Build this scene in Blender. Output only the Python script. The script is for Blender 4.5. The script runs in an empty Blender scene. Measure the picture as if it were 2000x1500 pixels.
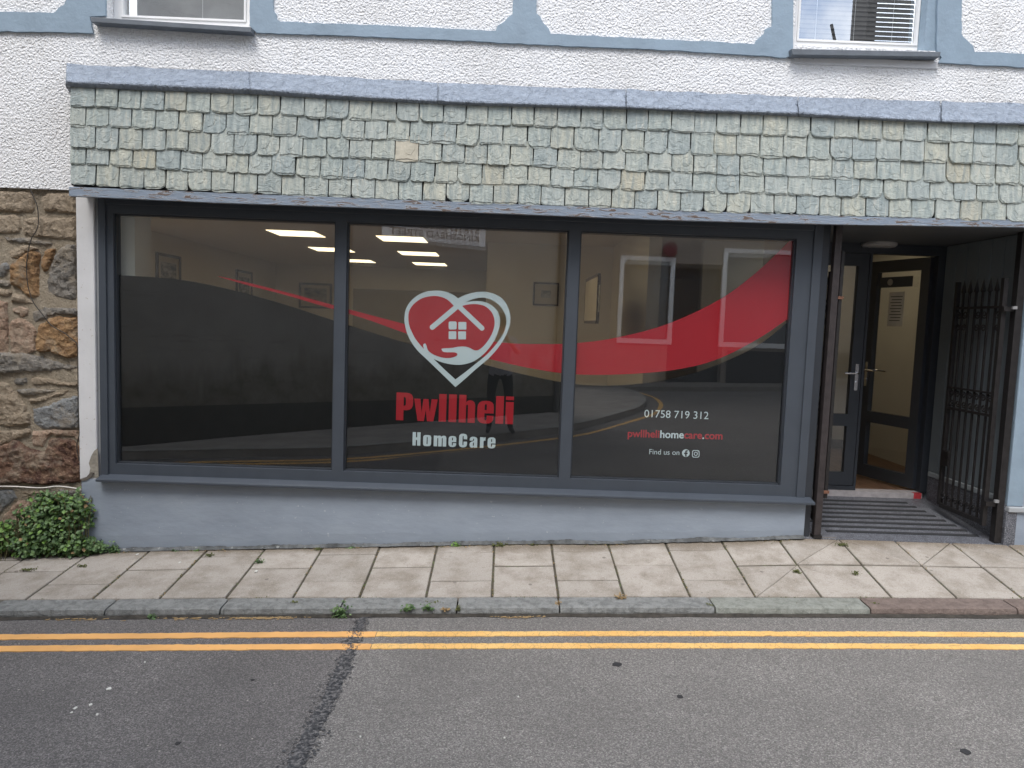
import bpy, bmesh, math, random
from mathutils import Vector, Matrix, noise
from mathutils.geometry import tessellate_polygon
random.seed(7)
sc = bpy.context.scene
col = sc.collection
# ------------------------------------------------------------------ camera
YAW, PITCH, ROLL, F = .0147, .0838, -.0359, 1414.0
def cam_axes():
    cy, sy, cp, sp = math.cos(YAW), math.sin(YAW), math.cos(PITCH), math.sin(PITCH)
    f = Vector((sy*cp, cy*cp, -sp)); r = Vector((cy, -sy, 0)); u = r.cross(f)
    return r*math.cos(ROLL)-u*math.sin(ROLL), u*math.cos(ROLL)+r*math.sin(ROLL), f
CR, CU, CF = cam_axes()
CAM = Vector((0, -5, 1.6))
cd = bpy.data.cameras.new('camera'); cam = bpy.data.objects.new('camera', cd); col.objects.link(cam)
cd.sensor_width = 36; cd.lens = 36*F/2000; cd.clip_end = 500; cd.clip_start = .01
cam.matrix_world = Matrix.Translation(CAM) @ Matrix((CR, CU, -CF)).transposed().to_4x4()
sc.camera = cam
# ------------------------------------------------------------------ world
world = bpy.data.worlds.new('World'); sc.world = world; world.use_nodes = True
SUN_EL, SUN_ROT = math.radians(58), math.radians(200)
wn = world.node_tree; wn.nodes.clear(); L = wn.links.new
out = wn.nodes.new('ShaderNodeOutputWorld'); bg = wn.nodes.new('ShaderNodeBackground')
sky = wn.nodes.new('ShaderNodeTexSky'); sky.sky_type = 'NISHITA'; sky.sun_disc = False
sky.sun_elevation = SUN_EL; sky.sun_rotation = SUN_ROT; sky.air_density = 1; sky.dust_density = 1.5
tc = wn.nodes.new('ShaderNodeTexCoord'); nz = wn.nodes.new('ShaderNodeTexNoise')
nz.inputs['Scale'].default_value = 2.2; nz.inputs['Detail'].default_value = 7; nz.inputs['Roughness'].default_value = .62
rp = wn.nodes.new('ShaderNodeValToRGB'); rp.color_ramp.elements[0].position = .42; rp.color_ramp.elements[1].position = .60
mx = wn.nodes.new('ShaderNodeMixRGB'); mx.inputs[2].default_value = (9.6, 9.9, 10.4, 1)
cmap = wn.nodes.new('ShaderNodeMapping'); cmap.inputs['Location'].default_value = (8.55, 4.45, 0)
L(tc.outputs['Generated'], cmap.inputs['Vector']); L(cmap.outputs[0], nz.inputs['Vector']); L(nz.outputs['Fac'], rp.inputs['Fac']); L(rp.outputs['Color'], mx.inputs[0])
L(sky.outputs['Color'], mx.inputs[1]); L(mx.outputs['Color'], bg.inputs['Color'])
bg.inputs['Strength'].default_value = .13
L(bg.outputs['Background'], out.inputs['Surface'])
# ------------------------------------------------------------------ sun (veiled by thin cloud)
sd = bpy.data.lights.new('sun', 'SUN'); sd.energy = .85; sd.angle = math.radians(22); sd.color = (1, .965, .92)
so = bpy.data.objects.new('sun', sd); col.objects.link(so)
sdir = Vector((math.sin(SUN_ROT)*math.cos(SUN_EL), math.cos(SUN_ROT)*math.cos(SUN_EL), math.sin(SUN_EL)))
so.rotation_euler = sdir.to_track_quat('Z', 'Y').to_euler(); so.location = (0, -10, 20)
# ------------------------------------------------------------------ exposure
sc.view_settings.view_transform = 'Standard'; sc.view_settings.look = 'None'
sc.view_settings.gamma = 1; sc.view_settings.use_curve_mapping = False
sc.view_settings.exposure = 1.28
sc.cycles.max_bounces = 8; sc.cycles.transparent_max_bounces = 16; sc.cycles.use_denoising = True
sc.cycles.sample_clamp_indirect = 6

# ------------------------------------------------------------------ measuring helpers (survey of the place)
def ray(px, py): return CR*((px-1000)/F) + CU*((750-py)/F) + CF
def P(px, py, Y=0.0):
    d = ray(px, py); t = (Y-CAM.y)/d.y; return CAM + d*t
def PX(px, py, X):
    d = ray(px, py); t = (X-CAM.x)/d.x; return CAM + d*t
def PZ(px, py, z):
    d = ray(px, py); t = (z-CAM.z)/d.z; return CAM + d*t
def interp(tab, x):
    if x <= tab[0][0]:
        a, b = tab[0], tab[1]
    elif x >= tab[-1][0]:
        a, b = tab[-2], tab[-1]
    else:
        for a, b in zip(tab, tab[1:]):
            if a[0] <= x <= b[0]: break
    return a[1] + (b[1]-a[1])*(x-a[0])/(b[0]-a[0])
def z_road(x): return -.107 + .033*x - .0015*x*x if abs(x) < 4 else (-.131 + .033*x)
ZW = [(-4, -.15), (-2.85, -.095), (-1.33, -.016), (.11, .058), (.84, .084), (1.56, .125), (2.18, .165), (2.9, .165), (3.72, .165), (5, .20)]
def z_pave(x, y):                       # y from 0 (wall) to -.75 (kerb)
    ze = z_road(x) + .055
    zw = interp(ZW, x); t = min(1.2, max(-.6, -y/.75))
    return zw + (ze-zw)*t
GY = .05                                # plane of the glass; the far side of the street was surveyed in its reflection
def QG(px, py, dz=0.0):
    d = ray(px, py); z = -.1
    for _ in range(6):
        t = (z-CAM.z)/d.z; p = CAM + d*t; z = z_road(p.x) + dz
    return Vector((p.x, 2*GY-p.y, z))
def Q(px, py, Y):
    p = P(px, py, Y); return Vector((p.x, 2*GY-Y, p.z))

# ------------------------------------------------------------------ mesh builders
class MB:
    def __init__(s): s.v = []; s.f = []; s.m = []
    def add(s, vs, fs, m=0):
        o = len(s.v); s.v += [tuple(v) for v in vs]; s.f += [tuple(i+o for i in f) for f in fs]; s.m += [m]*len(fs); return s
    def box(s, x0, x1, y0, y1, z0, z1, m=0):
        return s.hexa([(x0,y0,z0),(x1,y0,z0),(x1,y1,z0),(x0,y1,z0),(x0,y0,z1),(x1,y0,z1),(x1,y1,z1),(x0,y1,z1)], m)
    def hexa(s, v, m=0):
        return s.add(v, [(0,3,2,1),(4,5,6,7),(0,1,5,4),(1,2,6,5),(2,3,7,6),(3,0,4,7)], m)
    def bar(s, a, b, w, h=None, up=(0,0,1), m=0):      # square bar a -> b
        a, b = Vector(a), Vector(b); h = h or w; d = (b-a).normalized(); u = Vector(up)
        if abs(d.dot(u)) > .95: u = Vector((0,1,0))
        r = d.cross(u).normalized()*w/2; u = r.cross(d).normalized()*h/2
        return s.hexa([a-r-u, a+r-u, b+r-u, b-r-u, a-r+u, a+r+u, b+r+u, b-r+u], m)
    def tube(s, pts, r, n=8, m=0, cap=True):
        pts = [Vector(p) for p in pts]; k = len(pts); vs = []; prev = None
        rr = r if isinstance(r, (list, tuple)) else [r]*k
        for i, p in enumerate(pts):
            d = (pts[min(i+1, k-1)] - pts[max(i-1, 0)]).normalized()
            if prev is None:
                u = Vector((0,0,1)) if abs(d.z) < .9 else Vector((0,1,0)); a = d.cross(u).normalized()
            else:
                a = (prev - d*prev.dot(d)).normalized()
            prev = a; b = d.cross(a)
            for j in range(n):
                t = 2*math.pi*j/n; vs.append(p + (a*math.cos(t) + b*math.sin(t))*rr[i])
        fs = [(i*n+j, i*n+(j+1)%n, (i+1)*n+(j+1)%n, (i+1)*n+j) for i in range(k-1) for j in range(n)]
        if cap: fs += [tuple(range(n))[::-1], tuple((k-1)*n+j for j in range(n))]
        return s.add(vs, fs, m)
    def plate(s, loops, y0, y1, m=0):                  # loops of (x,z); front y0, back y1; first loop outer, rest holes
        lp = [[Vector((a, b, 0)) for a, b in l] for l in loops]
        tri = tessellate_polygon(lp); flat = [v for l in lp for v in l]; n = len(flat)
        vs = [(v.x, y0, v.y) for v in flat] + [(v.x, y1, v.y) for v in flat]; fs = []
        for t in tri:
            a, b, c = (flat[i] for i in t)
            if (b-a).cross(c-a).z < 0: t = (t[0], t[2], t[1])
            fs.append(tuple(t)); fs.append((t[0]+n, t[2]+n, t[1]+n))
        o = 0
        for l in lp:
            k = len(l)
            for i in range(k):
                a, b = o+i, o+(i+1) % k; fs.append((a, a+n, b+n, b))
            o += k
        return s.add(vs, fs, m)
    def slab(s, poly, zf, th, m=0):                    # poly of (x,y), top at zf(x,y)
        lp = [[Vector((a, b, 0)) for a, b in poly]]; tri = tessellate_polygon(lp); n = len(poly)
        vs = [(a, b, zf(a, b)) for a, b in poly] + [(a, b, zf(a, b)-th) for a, b in poly]; fs = []
        for t in tri:
            a, b, c = (lp[0][i] for i in t)
            if (b-a).cross(c-a).z < 0: t = (t[0], t[2], t[1])
            fs.append(tuple(t)); fs.append((t[0]+n, t[2]+n, t[1]+n))
        for i in range(n): fs.append((i, i+n, (i+1) % n+n, (i+1) % n))
        return s.add(vs, fs, m)
    def mesh(s, name, mats, smooth=False, fix=True):
        me = bpy.data.meshes.new(name); me.from_pydata(s.v, [], s.f)
        if not isinstance(mats, (list, tuple)): mats = [mats]
        for m in mats: me.materials.append(m)
        if len(mats) > 1:
            for p, mi in zip(me.polygons, s.m): p.material_index = mi
        if fix:
            bm = bmesh.new(); bm.from_mesh(me); bmesh.ops.recalc_face_normals(bm, faces=bm.faces); bm.to_mesh(me); bm.free()
        if smooth:
            for p in me.polygons: p.use_smooth = True
        me.update(); return me
    def build(s, name, mats, parent=None, smooth=False, fix=True, bevel=0):
        o = link(name, s.mesh(name, mats, smooth, fix), parent)
        if bevel:
            b = o.modifiers.new('bevel', 'BEVEL'); b.width = bevel; b.segments = 2; b.limit_method = 'ANGLE'
        return o
def link(name, data, parent=None):
    o = bpy.data.objects.new(name, data); col.objects.link(o)
    if parent is not None: o.parent = parent
    return o
def tag(o, label=None, cat=None, group=None, kind=None):
    if label: o['label'] = label
    if cat: o['category'] = cat
    if group: o['group'] = group
    if kind: o['kind'] = kind
    return o
def thing(name, label, cat, group=None, loc=(0,0,0)):
    return tag(link(name, None), label, cat, group) if loc == (0,0,0) else _loc(tag(link(name, None), label, cat, group), loc)
def _loc(o, l): o.location = l; return o
def spline(pts, n=8, closed=False):                    # catmull-rom through pts (tuples)
    pts = [Vector(p) for p in pts]; k = len(pts); outp = []
    for i in range(k if closed else k-1):
        if closed: p0, p1, p2, p3 = pts[i-1], pts[i], pts[(i+1) % k], pts[(i+2) % k]
        else: p0, p1, p2, p3 = pts[max(i-1, 0)], pts[i], pts[i+1], pts[min(i+2, k-1)]
        for j in range(n):
            t = j/n; outp.append(.5*((2*p1) + (p2-p0)*t + (2*p0-5*p1+4*p2-p3)*t*t + (3*p1-p0-3*p2+p3)*t**3))
    if not closed: outp.append(pts[-1])
    return [tuple(p) for p in outp]
def XZ(pts, Y): return [(lambda p: (p.x, p.z))(P(a, b, Y)) for a, b in pts]

# ------------------------------------------------------------------ materials
def srgb(r, g, b):
    f = lambda c: (c/255/12.92) if c/255 <= .04045 else ((c/255+.055)/1.055)**2.4
    return (f(r), f(g), f(b), 1)
class NT:
    def __init__(s, name):
        s.mat = bpy.data.materials.new(name); s.mat.use_nodes = True; s.t = s.mat.node_tree
        s.b = s.t.nodes['Principled BSDF']; s.out = s.t.nodes['Material Output']; s.co = None
    def n(s, ty, **kw):
        x = s.t.nodes.new('ShaderNode'+ty)
        for k, v in kw.items():
            if k.startswith('i_'):
                key = k[2:].replace('_', ' '); x.inputs[int(key) if key.isdigit() else key].default_value = v
            else: setattr(x, k, v)
        return x
    def l(s, a, b): s.t.links.new(a, b); return s
    def pos(s, scale=(1,1,1)):
        g = s.n('NewGeometry'); m = s.n('Mapping'); m.inputs['Scale'].default_value = scale; s.l(g.outputs['Position'], m.inputs['Vector']); return m.outputs[0]
    def obj(s, scale=(1,1,1)):
        g = s.n('TexCoord'); m = s.n('Mapping'); m.inputs['Scale'].default_value = scale; s.l(g.outputs['Object'], m.inputs['Vector']); return m.outputs[0]
    def noise(s, scale, detail=4, rough=.55, vec=None, dist=0):
        x = s.n('TexNoise'); x.inputs['Scale'].default_value = scale; x.inputs['Detail'].default_value = detail
        x.inputs['Roughness'].default_value = rough; x.inputs['Distortion'].default_value = dist
        s.l(vec or s.pos(), x.inputs['Vector']); return x.outputs['Fac']
    def voro(s, scale, vec=None, feat='F1', rnd=1):
        x = s.n('TexVoronoi'); x.feature = feat; x.inputs['Scale'].default_value = scale; x.inputs['Randomness'].default_value = rnd
        s.l(vec or s.pos(), x.inputs['Vector']); return x
    def ramp(s, fac, stops, interp='LINEAR'):
        x = s.n('ValToRGB'); cr = x.color_ramp; cr.interpolation = interp
        while len(cr.elements) < len(stops): cr.elements.new(.5)
        for e, (p, c) in zip(cr.elements, stops): e.position = p; e.color = c if len(c) == 4 else (*c, 1)
        s.l(fac, x.inputs[0]); return x.outputs[0]
    def mix(s, fac, a, b, mode='MIX'):
        x = s.n('MixRGB', blend_type=mode)
        for i, v in ((0, fac), (1, a), (2, b)):
            if isinstance(v, (int, float)): x.inputs[i].default_value = v
            elif isinstance(v, (tuple, list)): x.inputs[i].default_value = v if len(v) == 4 else (*v, 1)
            else: s.l(v, x.inputs[i])
        return x.outputs[0]
    def math(s, op, a, b=0.0):
        x = s.n('Math', operation=op)
        for i, v in ((0, a), (1, b)):
            if isinstance(v, (int, float)): x.inputs[i].default_value = v
            else: s.l(v, x.inputs[i])
        return x.outputs[0]
    def bump(s, h, strength=.5, dist=.01, prev=None):
        x = s.n('Bump'); x.inputs['Strength'].default_value = strength; x.inputs['Distance'].default_value = dist
        s.l(h, x.inputs['Height'])
        if prev is not None: s.l(prev, x.inputs['Normal'])
        return x.outputs[0]
    def done(s, color=None, rough=.7, normal=None, metal=0, spec=.5, ior=None):
        b = s.b
        for key, v in (('Base Color', color), ('Roughness', rough)):
            if v is None: continue
            if isinstance(v, (int, float)): b.inputs[key].default_value = v
            elif isinstance(v, tuple): b.inputs[key].default_value = v if len(v) == 4 else (*v, 1)
            else: s.l(v, b.inputs[key])
        b.inputs['Metallic'].default_value = metal; b.inputs['Specular IOR Level'].default_value = spec
        if normal is not None: s.l(normal, b.inputs['Normal'])
        return s.mat
def mk(name, c, rough=.7, var=.12, vs=6, bs=60, bd=.001, bstr=.4, metal=0, spec=.5, speck=None):
    t = NT(name); n = t.noise(vs, 5); d = tuple(x*(1-var*1.6) for x in c[:3]); u = tuple(min(1, x*(1+var)) for x in c[:3])
    cc = t.ramp(n, [(.3, d), (.7, u)])
    if speck: cc = t.mix(t.ramp(t.noise(speck[0], 2), [(speck[1], (0,0,0)), (speck[1]+.05, (1,1,1))]), cc, speck[2])
    return t.done(cc, rough, t.bump(t.noise(bs, 4), bstr, bd) if bd else None, metal, spec)

def m_render(name, base, dirt, scale=42, dist=.016):
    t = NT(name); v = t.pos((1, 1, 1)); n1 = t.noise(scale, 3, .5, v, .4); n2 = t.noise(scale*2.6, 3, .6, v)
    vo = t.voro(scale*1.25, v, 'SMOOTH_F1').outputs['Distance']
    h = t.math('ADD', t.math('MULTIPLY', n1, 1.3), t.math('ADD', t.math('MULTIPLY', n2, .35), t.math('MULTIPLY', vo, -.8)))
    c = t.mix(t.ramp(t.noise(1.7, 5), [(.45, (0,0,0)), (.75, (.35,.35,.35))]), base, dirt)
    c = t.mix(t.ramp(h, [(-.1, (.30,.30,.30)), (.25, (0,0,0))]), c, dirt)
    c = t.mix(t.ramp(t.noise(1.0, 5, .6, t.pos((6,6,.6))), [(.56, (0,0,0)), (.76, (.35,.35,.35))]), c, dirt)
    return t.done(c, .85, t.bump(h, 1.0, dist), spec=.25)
M = {}
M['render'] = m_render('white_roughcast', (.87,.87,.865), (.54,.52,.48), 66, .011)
M['smooth_white'] = mk('white_plaster', (.66,.66,.66), .75, .06, 3, 25, .004, .5, speck=(40, .68, (.45,.42,.37)))
M['band'] = mk('blue_grey_paint', srgb(140,158,172), .6, .07, 5, 30, .005, .6)
M['plinth'] = None
t = NT('plinth_paint'); v = t.pos((1,1,2.2)); n = t.noise(2.5, 6, .6, v)
c = t.ramp(n, [(.3, srgb(138,148,160)), (.55, srgb(147,157,169)), (.75, srgb(154,164,175))])
c = t.mix(t.ramp(t.noise(38, 3, .5), [(.70, (0,0,0)), (.72, (1,1,1))]), c, srgb(176,182,188))
M['plinth'] = t.done(c, .6, t.bump(t.noise(14, 6, .6, t.pos((.6,1,1.6))), .35, .008))
t = NT('lead_sheet'); n = t.noise(16, 5, .6, t.pos((1,1,1)), 1.5); d = t.noise(7, 3, .5, t.pos((3,3,.8)))
M['lead'] = t.done(t.ramp(n, [(.25, srgb(120,130,143)), (.75, srgb(154,164,177))]), .55, t.bump(t.math('ADD', n, t.math('MULTIPLY', d, 1.2)), 1.0, .035), spec=.5)
t = NT('slate'); oi = t.n('ObjectInfo'); rnd = oi.outputs['Random']
addv = t.n('VectorMath', operation='ADD'); mp = t.obj((1,1,1)); t.l(mp, addv.inputs[0])
cmb = t.n('CombineXYZ'); t.l(t.math('MULTIPLY', rnd, 50.0), cmb.inputs[0]); t.l(t.math('MULTIPLY', rnd, 31.0), cmb.inputs[2]); t.l(cmb.outputs[0], addv.inputs[1])
m2 = t.n('Mapping'); m2.inputs['Scale'].default_value = (5.5, 2, 1.1); t.l(addv.outputs[0], m2.inputs['Vector'])
streak = t.noise(1, 5, .6, m2.outputs[0], .3)
base = t.ramp(rnd, [(0, srgb(164,174,172)), (.22, srgb(180,187,181)), (.42, srgb(186,190,179)), (.62, srgb(173,182,176)), (.80, srgb(190,191,176)), (.93, srgb(168,178,176)), (.995, srgb(186,183,164))])
c = t.mix(t.ramp(streak, [(.36, (.7,.7,.7)), (.58, (0,0,0))]), base, srgb(134,146,146))
c = t.mix(t.ramp(t.noise(1.0, 4, .6, m2.outputs[0], 1.2), [(.56, (0,0,0)), (.74, (.65,.65,.65))]), c, srgb(202,198,182))
c = t.mix(t.ramp(t.noise(15, 3, .6, addv.outputs[0]), [(.66, (0,0,0)), (.7, (.5,.5,.5))]), c, srgb(196,200,192))
m3 = t.n('Mapping'); m3.inputs['Scale'].default_value = (2.2, 1, 2.6); t.l(addv.outputs[0], m3.inputs['Vector']); riv = t.noise(1.3, 7, .68, m3.outputs[0], 1.8)
M['slate'] = t.done(c, .62, t.bump(riv, .65, .02), spec=.35)
M['slate_one'] = mk('buff_slate', srgb(190,184,166), .65, .12, 14, 40, .006, .8)
t = NT('flaking_paint'); n = t.noise(26, 6, .7, t.pos((.35,1,2.2)), .8)
c = t.mix(t.ramp(n, [(.56, (0,0,0)), (.585, (1,1,1))]), srgb(134,146,160), srgb(104,88,78))
c = t.mix(t.ramp(n, [(.545, (0,0,0)), (.555, (1,1,1)), (.568, (0,0,0))]), c, srgb(196,196,192))
M['flake'] = t.done(c, .6, t.bump(n, .8, .01))
M['frame'] = mk('anthracite_aluminium', srgb(68,74,82), .45, .05, 8, 200, .0005, .2, spec=.5)
M['frame_dark'] = mk('dark_door_frame', srgb(52,56,62), .4, .05, 8, 200, .0005, .2)
M['seal'] = mk('rubber_seal', (.012,.012,.013), .5, .1)
M['upvc'] = mk('white_window_plastic', (.80,.80,.79), .35, .02, 3, 0, 0)
M['grey_sill'] = mk('grey_slate_sill', srgb(104,110,116), .55, .1, 10, 50, .004, .6)
M['black_film'] = mk('black_film', (.010,.0105,.011), .35, 0, 3, 0, 0, spec=.2)
M['red_film'] = mk('red_film', srgb(166,44,52), .5, .02, 3, 0, 0, spec=.1)
M['pale_film'] = mk('pale_film', srgb(196,210,212), .5, .02, 3, 0, 0, spec=.1)
M['iron'] = mk('black_iron', (.018,.016,.016), .45, .3, 30, 90, .002, .6, spec=.5)
M['rusty'] = mk('brown_painted_iron', srgb(56,50,50), .5, .2, 20, 60, .004, .8)
M['chrome'] = mk('chrome', (.7,.7,.72), .18, .02, 3, 0, 0, metal=1)
M['room_wall'] = mk('cream_emulsion', srgb(216,210,196), .8, .02, 2, 0, 0)
M['room_ceiling'] = mk('ceiling_tile', srgb(216,210,196), .85, .02, 2, 0, 0)
M['laminate'] = None
t = NT('brown_laminate'); n = t.noise(3, 6, .6, t.pos((12,1.2,1))); M['laminate'] = t.done(t.ramp(n, [(.3, srgb(84,62,48)), (.7, srgb(140,108,84))]), .4)
M['hall'] = mk('hall_emulsion', srgb(206,205,200), .8, .02, 2, 0, 0)
M['picture_frame'] = mk('dark_wood_frame', srgb(58,42,32), .5, .1)
M['mount'] = mk('picture_mount', srgb(190,180,160), .8, .03)
t = NT('picture_print'); M['print'] = t.done(t.ramp(t.noise(7, 5, .6, t.pos((1,1,2.5))), [(.35, srgb(70,76,84)), (.5, srgb(130,128,116)), (.65, srgb(170,168,158))]), .7)
def emit(name, c, s):
    t = NT(name); e = t.n('Emission'); e.inputs[0].default_value = (*c, 1); e.inputs[1].default_value = s; t.l(e.outputs[0], t.out.inputs[0]); return t.mat
M['light_panel'] = emit('lit_ceiling_panel', (1, .80, .50), 1.15)
M['granite'] = mk('black_granite', srgb(88,90,96), .5, .25, 20, 160, .001, .4, speck=(160, .56, srgb(142,144,150)))
M['strip'] = mk('anti_slip_strip', (.03,.031,.034), .8, .2, 60, 200, .002, .6)
M['clad'] = mk('grey_cladding', srgb(120,128,132), .5, .06, 4, 30, .001, .3)
M['tape'] = None
t = NT('hazard_tape'); x = t.n('SeparateXYZ'); t.l(t.pos(), x.inputs[0]); w = t.math('FRACT', t.math('MULTIPLY', x.outputs[0], 2.6))
M['tape'] = t.done(t.mix(t.ramp(x.outputs[0], [(0, (0,0,0)), (1, (0,0,0))]), srgb(205,198,196), (0,0,0)), .5)
M['tape_red'] = mk('red_tape', srgb(180,60,66), .5, .2, 30)
# flagstones
t = NT('flagstone'); oi = t.n('ObjectInfo'); n = t.noise(5, 6, .65); f = t.noise(150, 3, .6); g = t.noise(2.3, 5, .7)
c = t.mix(t.math('MULTIPLY', oi.outputs['Random'], .8), srgb(160,153,144), srgb(176,168,158))
c = t.mix(t.ramp(n, [(.44, (0,0,0)), (.66, (.75,.75,.75))]), c, srgb(130,121,108))
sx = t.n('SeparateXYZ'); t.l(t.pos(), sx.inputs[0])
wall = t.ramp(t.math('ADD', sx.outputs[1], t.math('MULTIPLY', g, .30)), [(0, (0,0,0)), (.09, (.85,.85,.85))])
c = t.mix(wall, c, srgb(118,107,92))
c = t.mix(t.ramp(t.voro(5.5).outputs['Distance'], [(.05, (.8,.8,.8)), (.085, (0,0,0))]), c, srgb(112,104,96))
c = t.mix(t.ramp(t.noise(28, 4, .7), [(.58, (0,0,0)), (.72, (.5,.5,.5))]), c, srgb(120,112,100))
c = t.mix(t.ramp(f, [(.60, (0,0,0)), (.66, (.5,.5,.5))]), c, srgb(196,190,182))
c = t.mix(t.ramp(f, [(.34, (.5,.5,.5)), (.40, (0,0,0))]), c, srgb(92,86,80))
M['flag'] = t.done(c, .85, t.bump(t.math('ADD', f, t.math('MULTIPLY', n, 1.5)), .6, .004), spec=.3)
M['mortar'] = mk('joint_dirt', srgb(78,72,60), .95, .25, 12, 80, .006, .8, speck=(30, .6, srgb(84,92,58)))
def m_kerb(name, a, b):
    t = NT(name); n = t.noise(22, 6, .7, None, .5); f = t.noise(170, 3, .6)
    c = t.mix(t.ramp(n, [(.42, (0,0,0)), (.62, (.8,.8,.8))]), a, b); c = t.mix(t.ramp(f, [(.6, (0,0,0)), (.66, (.5,.5,.5))]), c, tuple(min(1, x*1.6) for x in a[:3])+(1,))
    return t.done(c, .85, t.bump(t.math('ADD', t.math('MULTIPLY', f, .5), t.math('MULTIPLY', n, 2)), .8, .012), spec=.3)
M['kerb'] = m_kerb('grey_granite_kerb', srgb(140,141,138), srgb(106,107,105))
M['kerb_red'] = m_kerb('reddish_kerb', srgb(128,114,106), srgb(104,92,86))
M['kerb_pale'] = m_kerb('pale_kerb', srgb(146,148,140), srgb(116,118,110))
# asphalt
def m_asph(name, lo, hi):
    t = NT(name); v1 = t.voro(215); n = t.noise(1.6, 6, .6); f = t.noise(95, 4, .7)
    cell = v1.outputs['Color']; sp = t.n('SeparateColor'); t.l(cell, sp.inputs[0])
    c = t.ramp(sp.outputs[0], [(0, tuple(x*.72 for x in lo[:3])), (.35, lo), (.75, hi), (.97, tuple(min(1, x*1.5) for x in hi[:3]))])
    c = t.mix(t.ramp(f, [(.36, (.45,.45,.45)), (.50, (0,0,0))]), c, tuple(x*.45 for x in lo[:3])+(1,))
    c = t.mix(t.ramp(n, [(.35, (.35,.35,.35)), (.65, (0,0,0))]), c, tuple(x*.6 for x in lo[:3])+(1,))
    v2 = t.voro(14, None); c = t.mix(t.ramp(v2.outputs['Distance'], [(.05, (1,1,1)), (.065, (0,0,0))]), c, srgb(178,172,162))
    h = t.math('ADD', t.math('MULTIPLY', v1.outputs['Distance'], -1.0), f)
    return t.done(c, .85, t.bump(h, .8, .006), spec=.35)
M['asphalt_old'] = m_asph('dark_asphalt', srgb(106,103,101), srgb(130,126,123))
M['asphalt'] = m_asph('grey_asphalt', srgb(122,119,115), srgb(144,140,135))
t = NT('tar'); n = t.noise(60, 5, .75); M['tar'] = t.done(t.ramp(n, [(.36, srgb(42,43,46)), (.50, srgb(72,72,73)), (.60, srgb(124,121,119))]), .6, t.bump(n, .7, .006))
t = NT('yellow_paint'); n = t.noise(4, 5, .6); cr = t.voro(11, t.pos((2.2,1,1)), 'DISTANCE_TO_EDGE').outputs['Distance']; f = t.noise(110, 4, .7)
c = t.ramp(n, [(.3, srgb(222,172,98)), (.7, srgb(236,192,120))])
c = t.mix(t.ramp(cr, [(.008, (.55,.55,.55)), (.02, (0,0,0))]), c, srgb(120,96,66))
c = t.mix(t.ramp(f, [(.34, (.85,.85,.85)), (.42, (0,0,0))]), c, srgb(120,108,92))
c = t.mix(t.ramp(t.noise(16, 6, .75), [(.60, (0,0,0)), (.72, (.6,.6,.6))]), c, srgb(150,128,96))
M['yellow'] = t.done(c, .7, t.bump(f, .6, .004))
t = NT('leaf'); oi = t.n('ObjectInfo'); n = t.noise(22, 3); M['leaf'] = t.done(t.ramp(n, [(.3, srgb(54,78,44)), (.5, srgb(82,108,64)), (.72, srgb(122,146,94))]), .5, spec=.4)
M['leaf_dry'] = mk('dry_leaf', srgb(150,126,88), .8, .2, 30)
M['leaf_bright'] = mk('fresh_leaf', srgb(104,138,60), .5, .2, 30)
M['moss'] = mk('moss', srgb(92,96,56), .95, .3, 60, 150, .004, .8)
M['stem'] = mk('stem', srgb(96,92,58), .7)
M['dropping'] = mk('white_speck', srgb(205,203,196), .7, .05)
M['cable_dark'] = mk('dark_cable', srgb(58,54,50), .6)
M['cable_white'] = mk('white_cable', srgb(222,216,206), .5)
def m_stone(name, cols, sc_=9, rough=.9):
    t = NT(name); oi = t.n('ObjectInfo'); n = t.noise(sc_, 6, .7, None, .6); f = t.noise(75, 4, .7); st = [(.28+.44*i/(len(cols)-1), srgb(*c)) for i, c in enumerate(cols)]
    c = t.ramp(n, st); c = t.mix(t.ramp(f, [(.33, (.6,.6,.6)), (.45, (0,0,0))]), c, srgb(*[x*.55 for x in cols[0]]))
    c = t.mix(t.ramp(f, [(.6, (0,0,0)), (.68, (.45,.45,.45))]), c, srgb(*[min(255, x*1.25) for x in cols[-1]]))
    c = t.mix(t.ramp(t.noise(6.5, 7, .72), [(.50, (0,0,0)), (.64, (.7,.7,.7))]), c, srgb(178,164,144))
    g = t.noise(30, 6, .75, None, .8)
    return t.done(c, rough, t.bump(t.math('ADD', t.math('MULTIPLY', g, 1.2), t.math('MULTIPLY', f, .35)), 1.0, .03), spec=.2)
M['st_tan'] = m_stone('tan_rubble', [(154,139,120), (182,165,143), (202,186,163)])
M['st_grey'] = m_stone('grey_rubble', [(126,123,118), (150,145,137), (176,167,155)], 14)
M['st_granite'] = m_stone('smooth_granite', [(144,146,147), (158,160,160), (172,174,172)], 20)
M['st_orange'] = m_stone('orange_rubble', [(140,114,90), (174,138,100), (196,168,130)], 10)
M['st_pink'] = m_stone('pinkish_rubble', [(158,134,116), (188,160,138), (204,184,164)], 8)
M['st_brown'] = m_stone('red_brown_rubble', [(70,54,50), (104,78,68), (146,116,96), (190,166,140)], 12)
M['st_mortar'] = m_stone('lime_mortar', [(160,147,127), (178,165,145), (192,180,160)], 5)
M['opp_render'] = None
t = NT('street_wall_render'); sx = t.n('SeparateXYZ'); t.l(t.pos(), sx.inputs[0]); n = t.noise(2.2, 6, .65); k = t.noise(1.1, 4, .6, t.pos((3,3,.5)))
c = t.ramp(n, [(.3, srgb(138,134,127)), (.7, srgb(160,156,149))])
hl = t.ramp(t.noise(1.0, 5, .6, t.pos((.7,.7,9))), [(.60, (0,0,0)), (.615, (.5,.5,.5)), (.63, (0,0,0))]); c = t.mix(hl, c, srgb(90,86,80))
low = t.ramp(t.math('SUBTRACT', sx.outputs[2], t.math('MULTIPLY', k, 1.3)), [(-.75, (1,1,1)), (.35, (0,0,0))])
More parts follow.
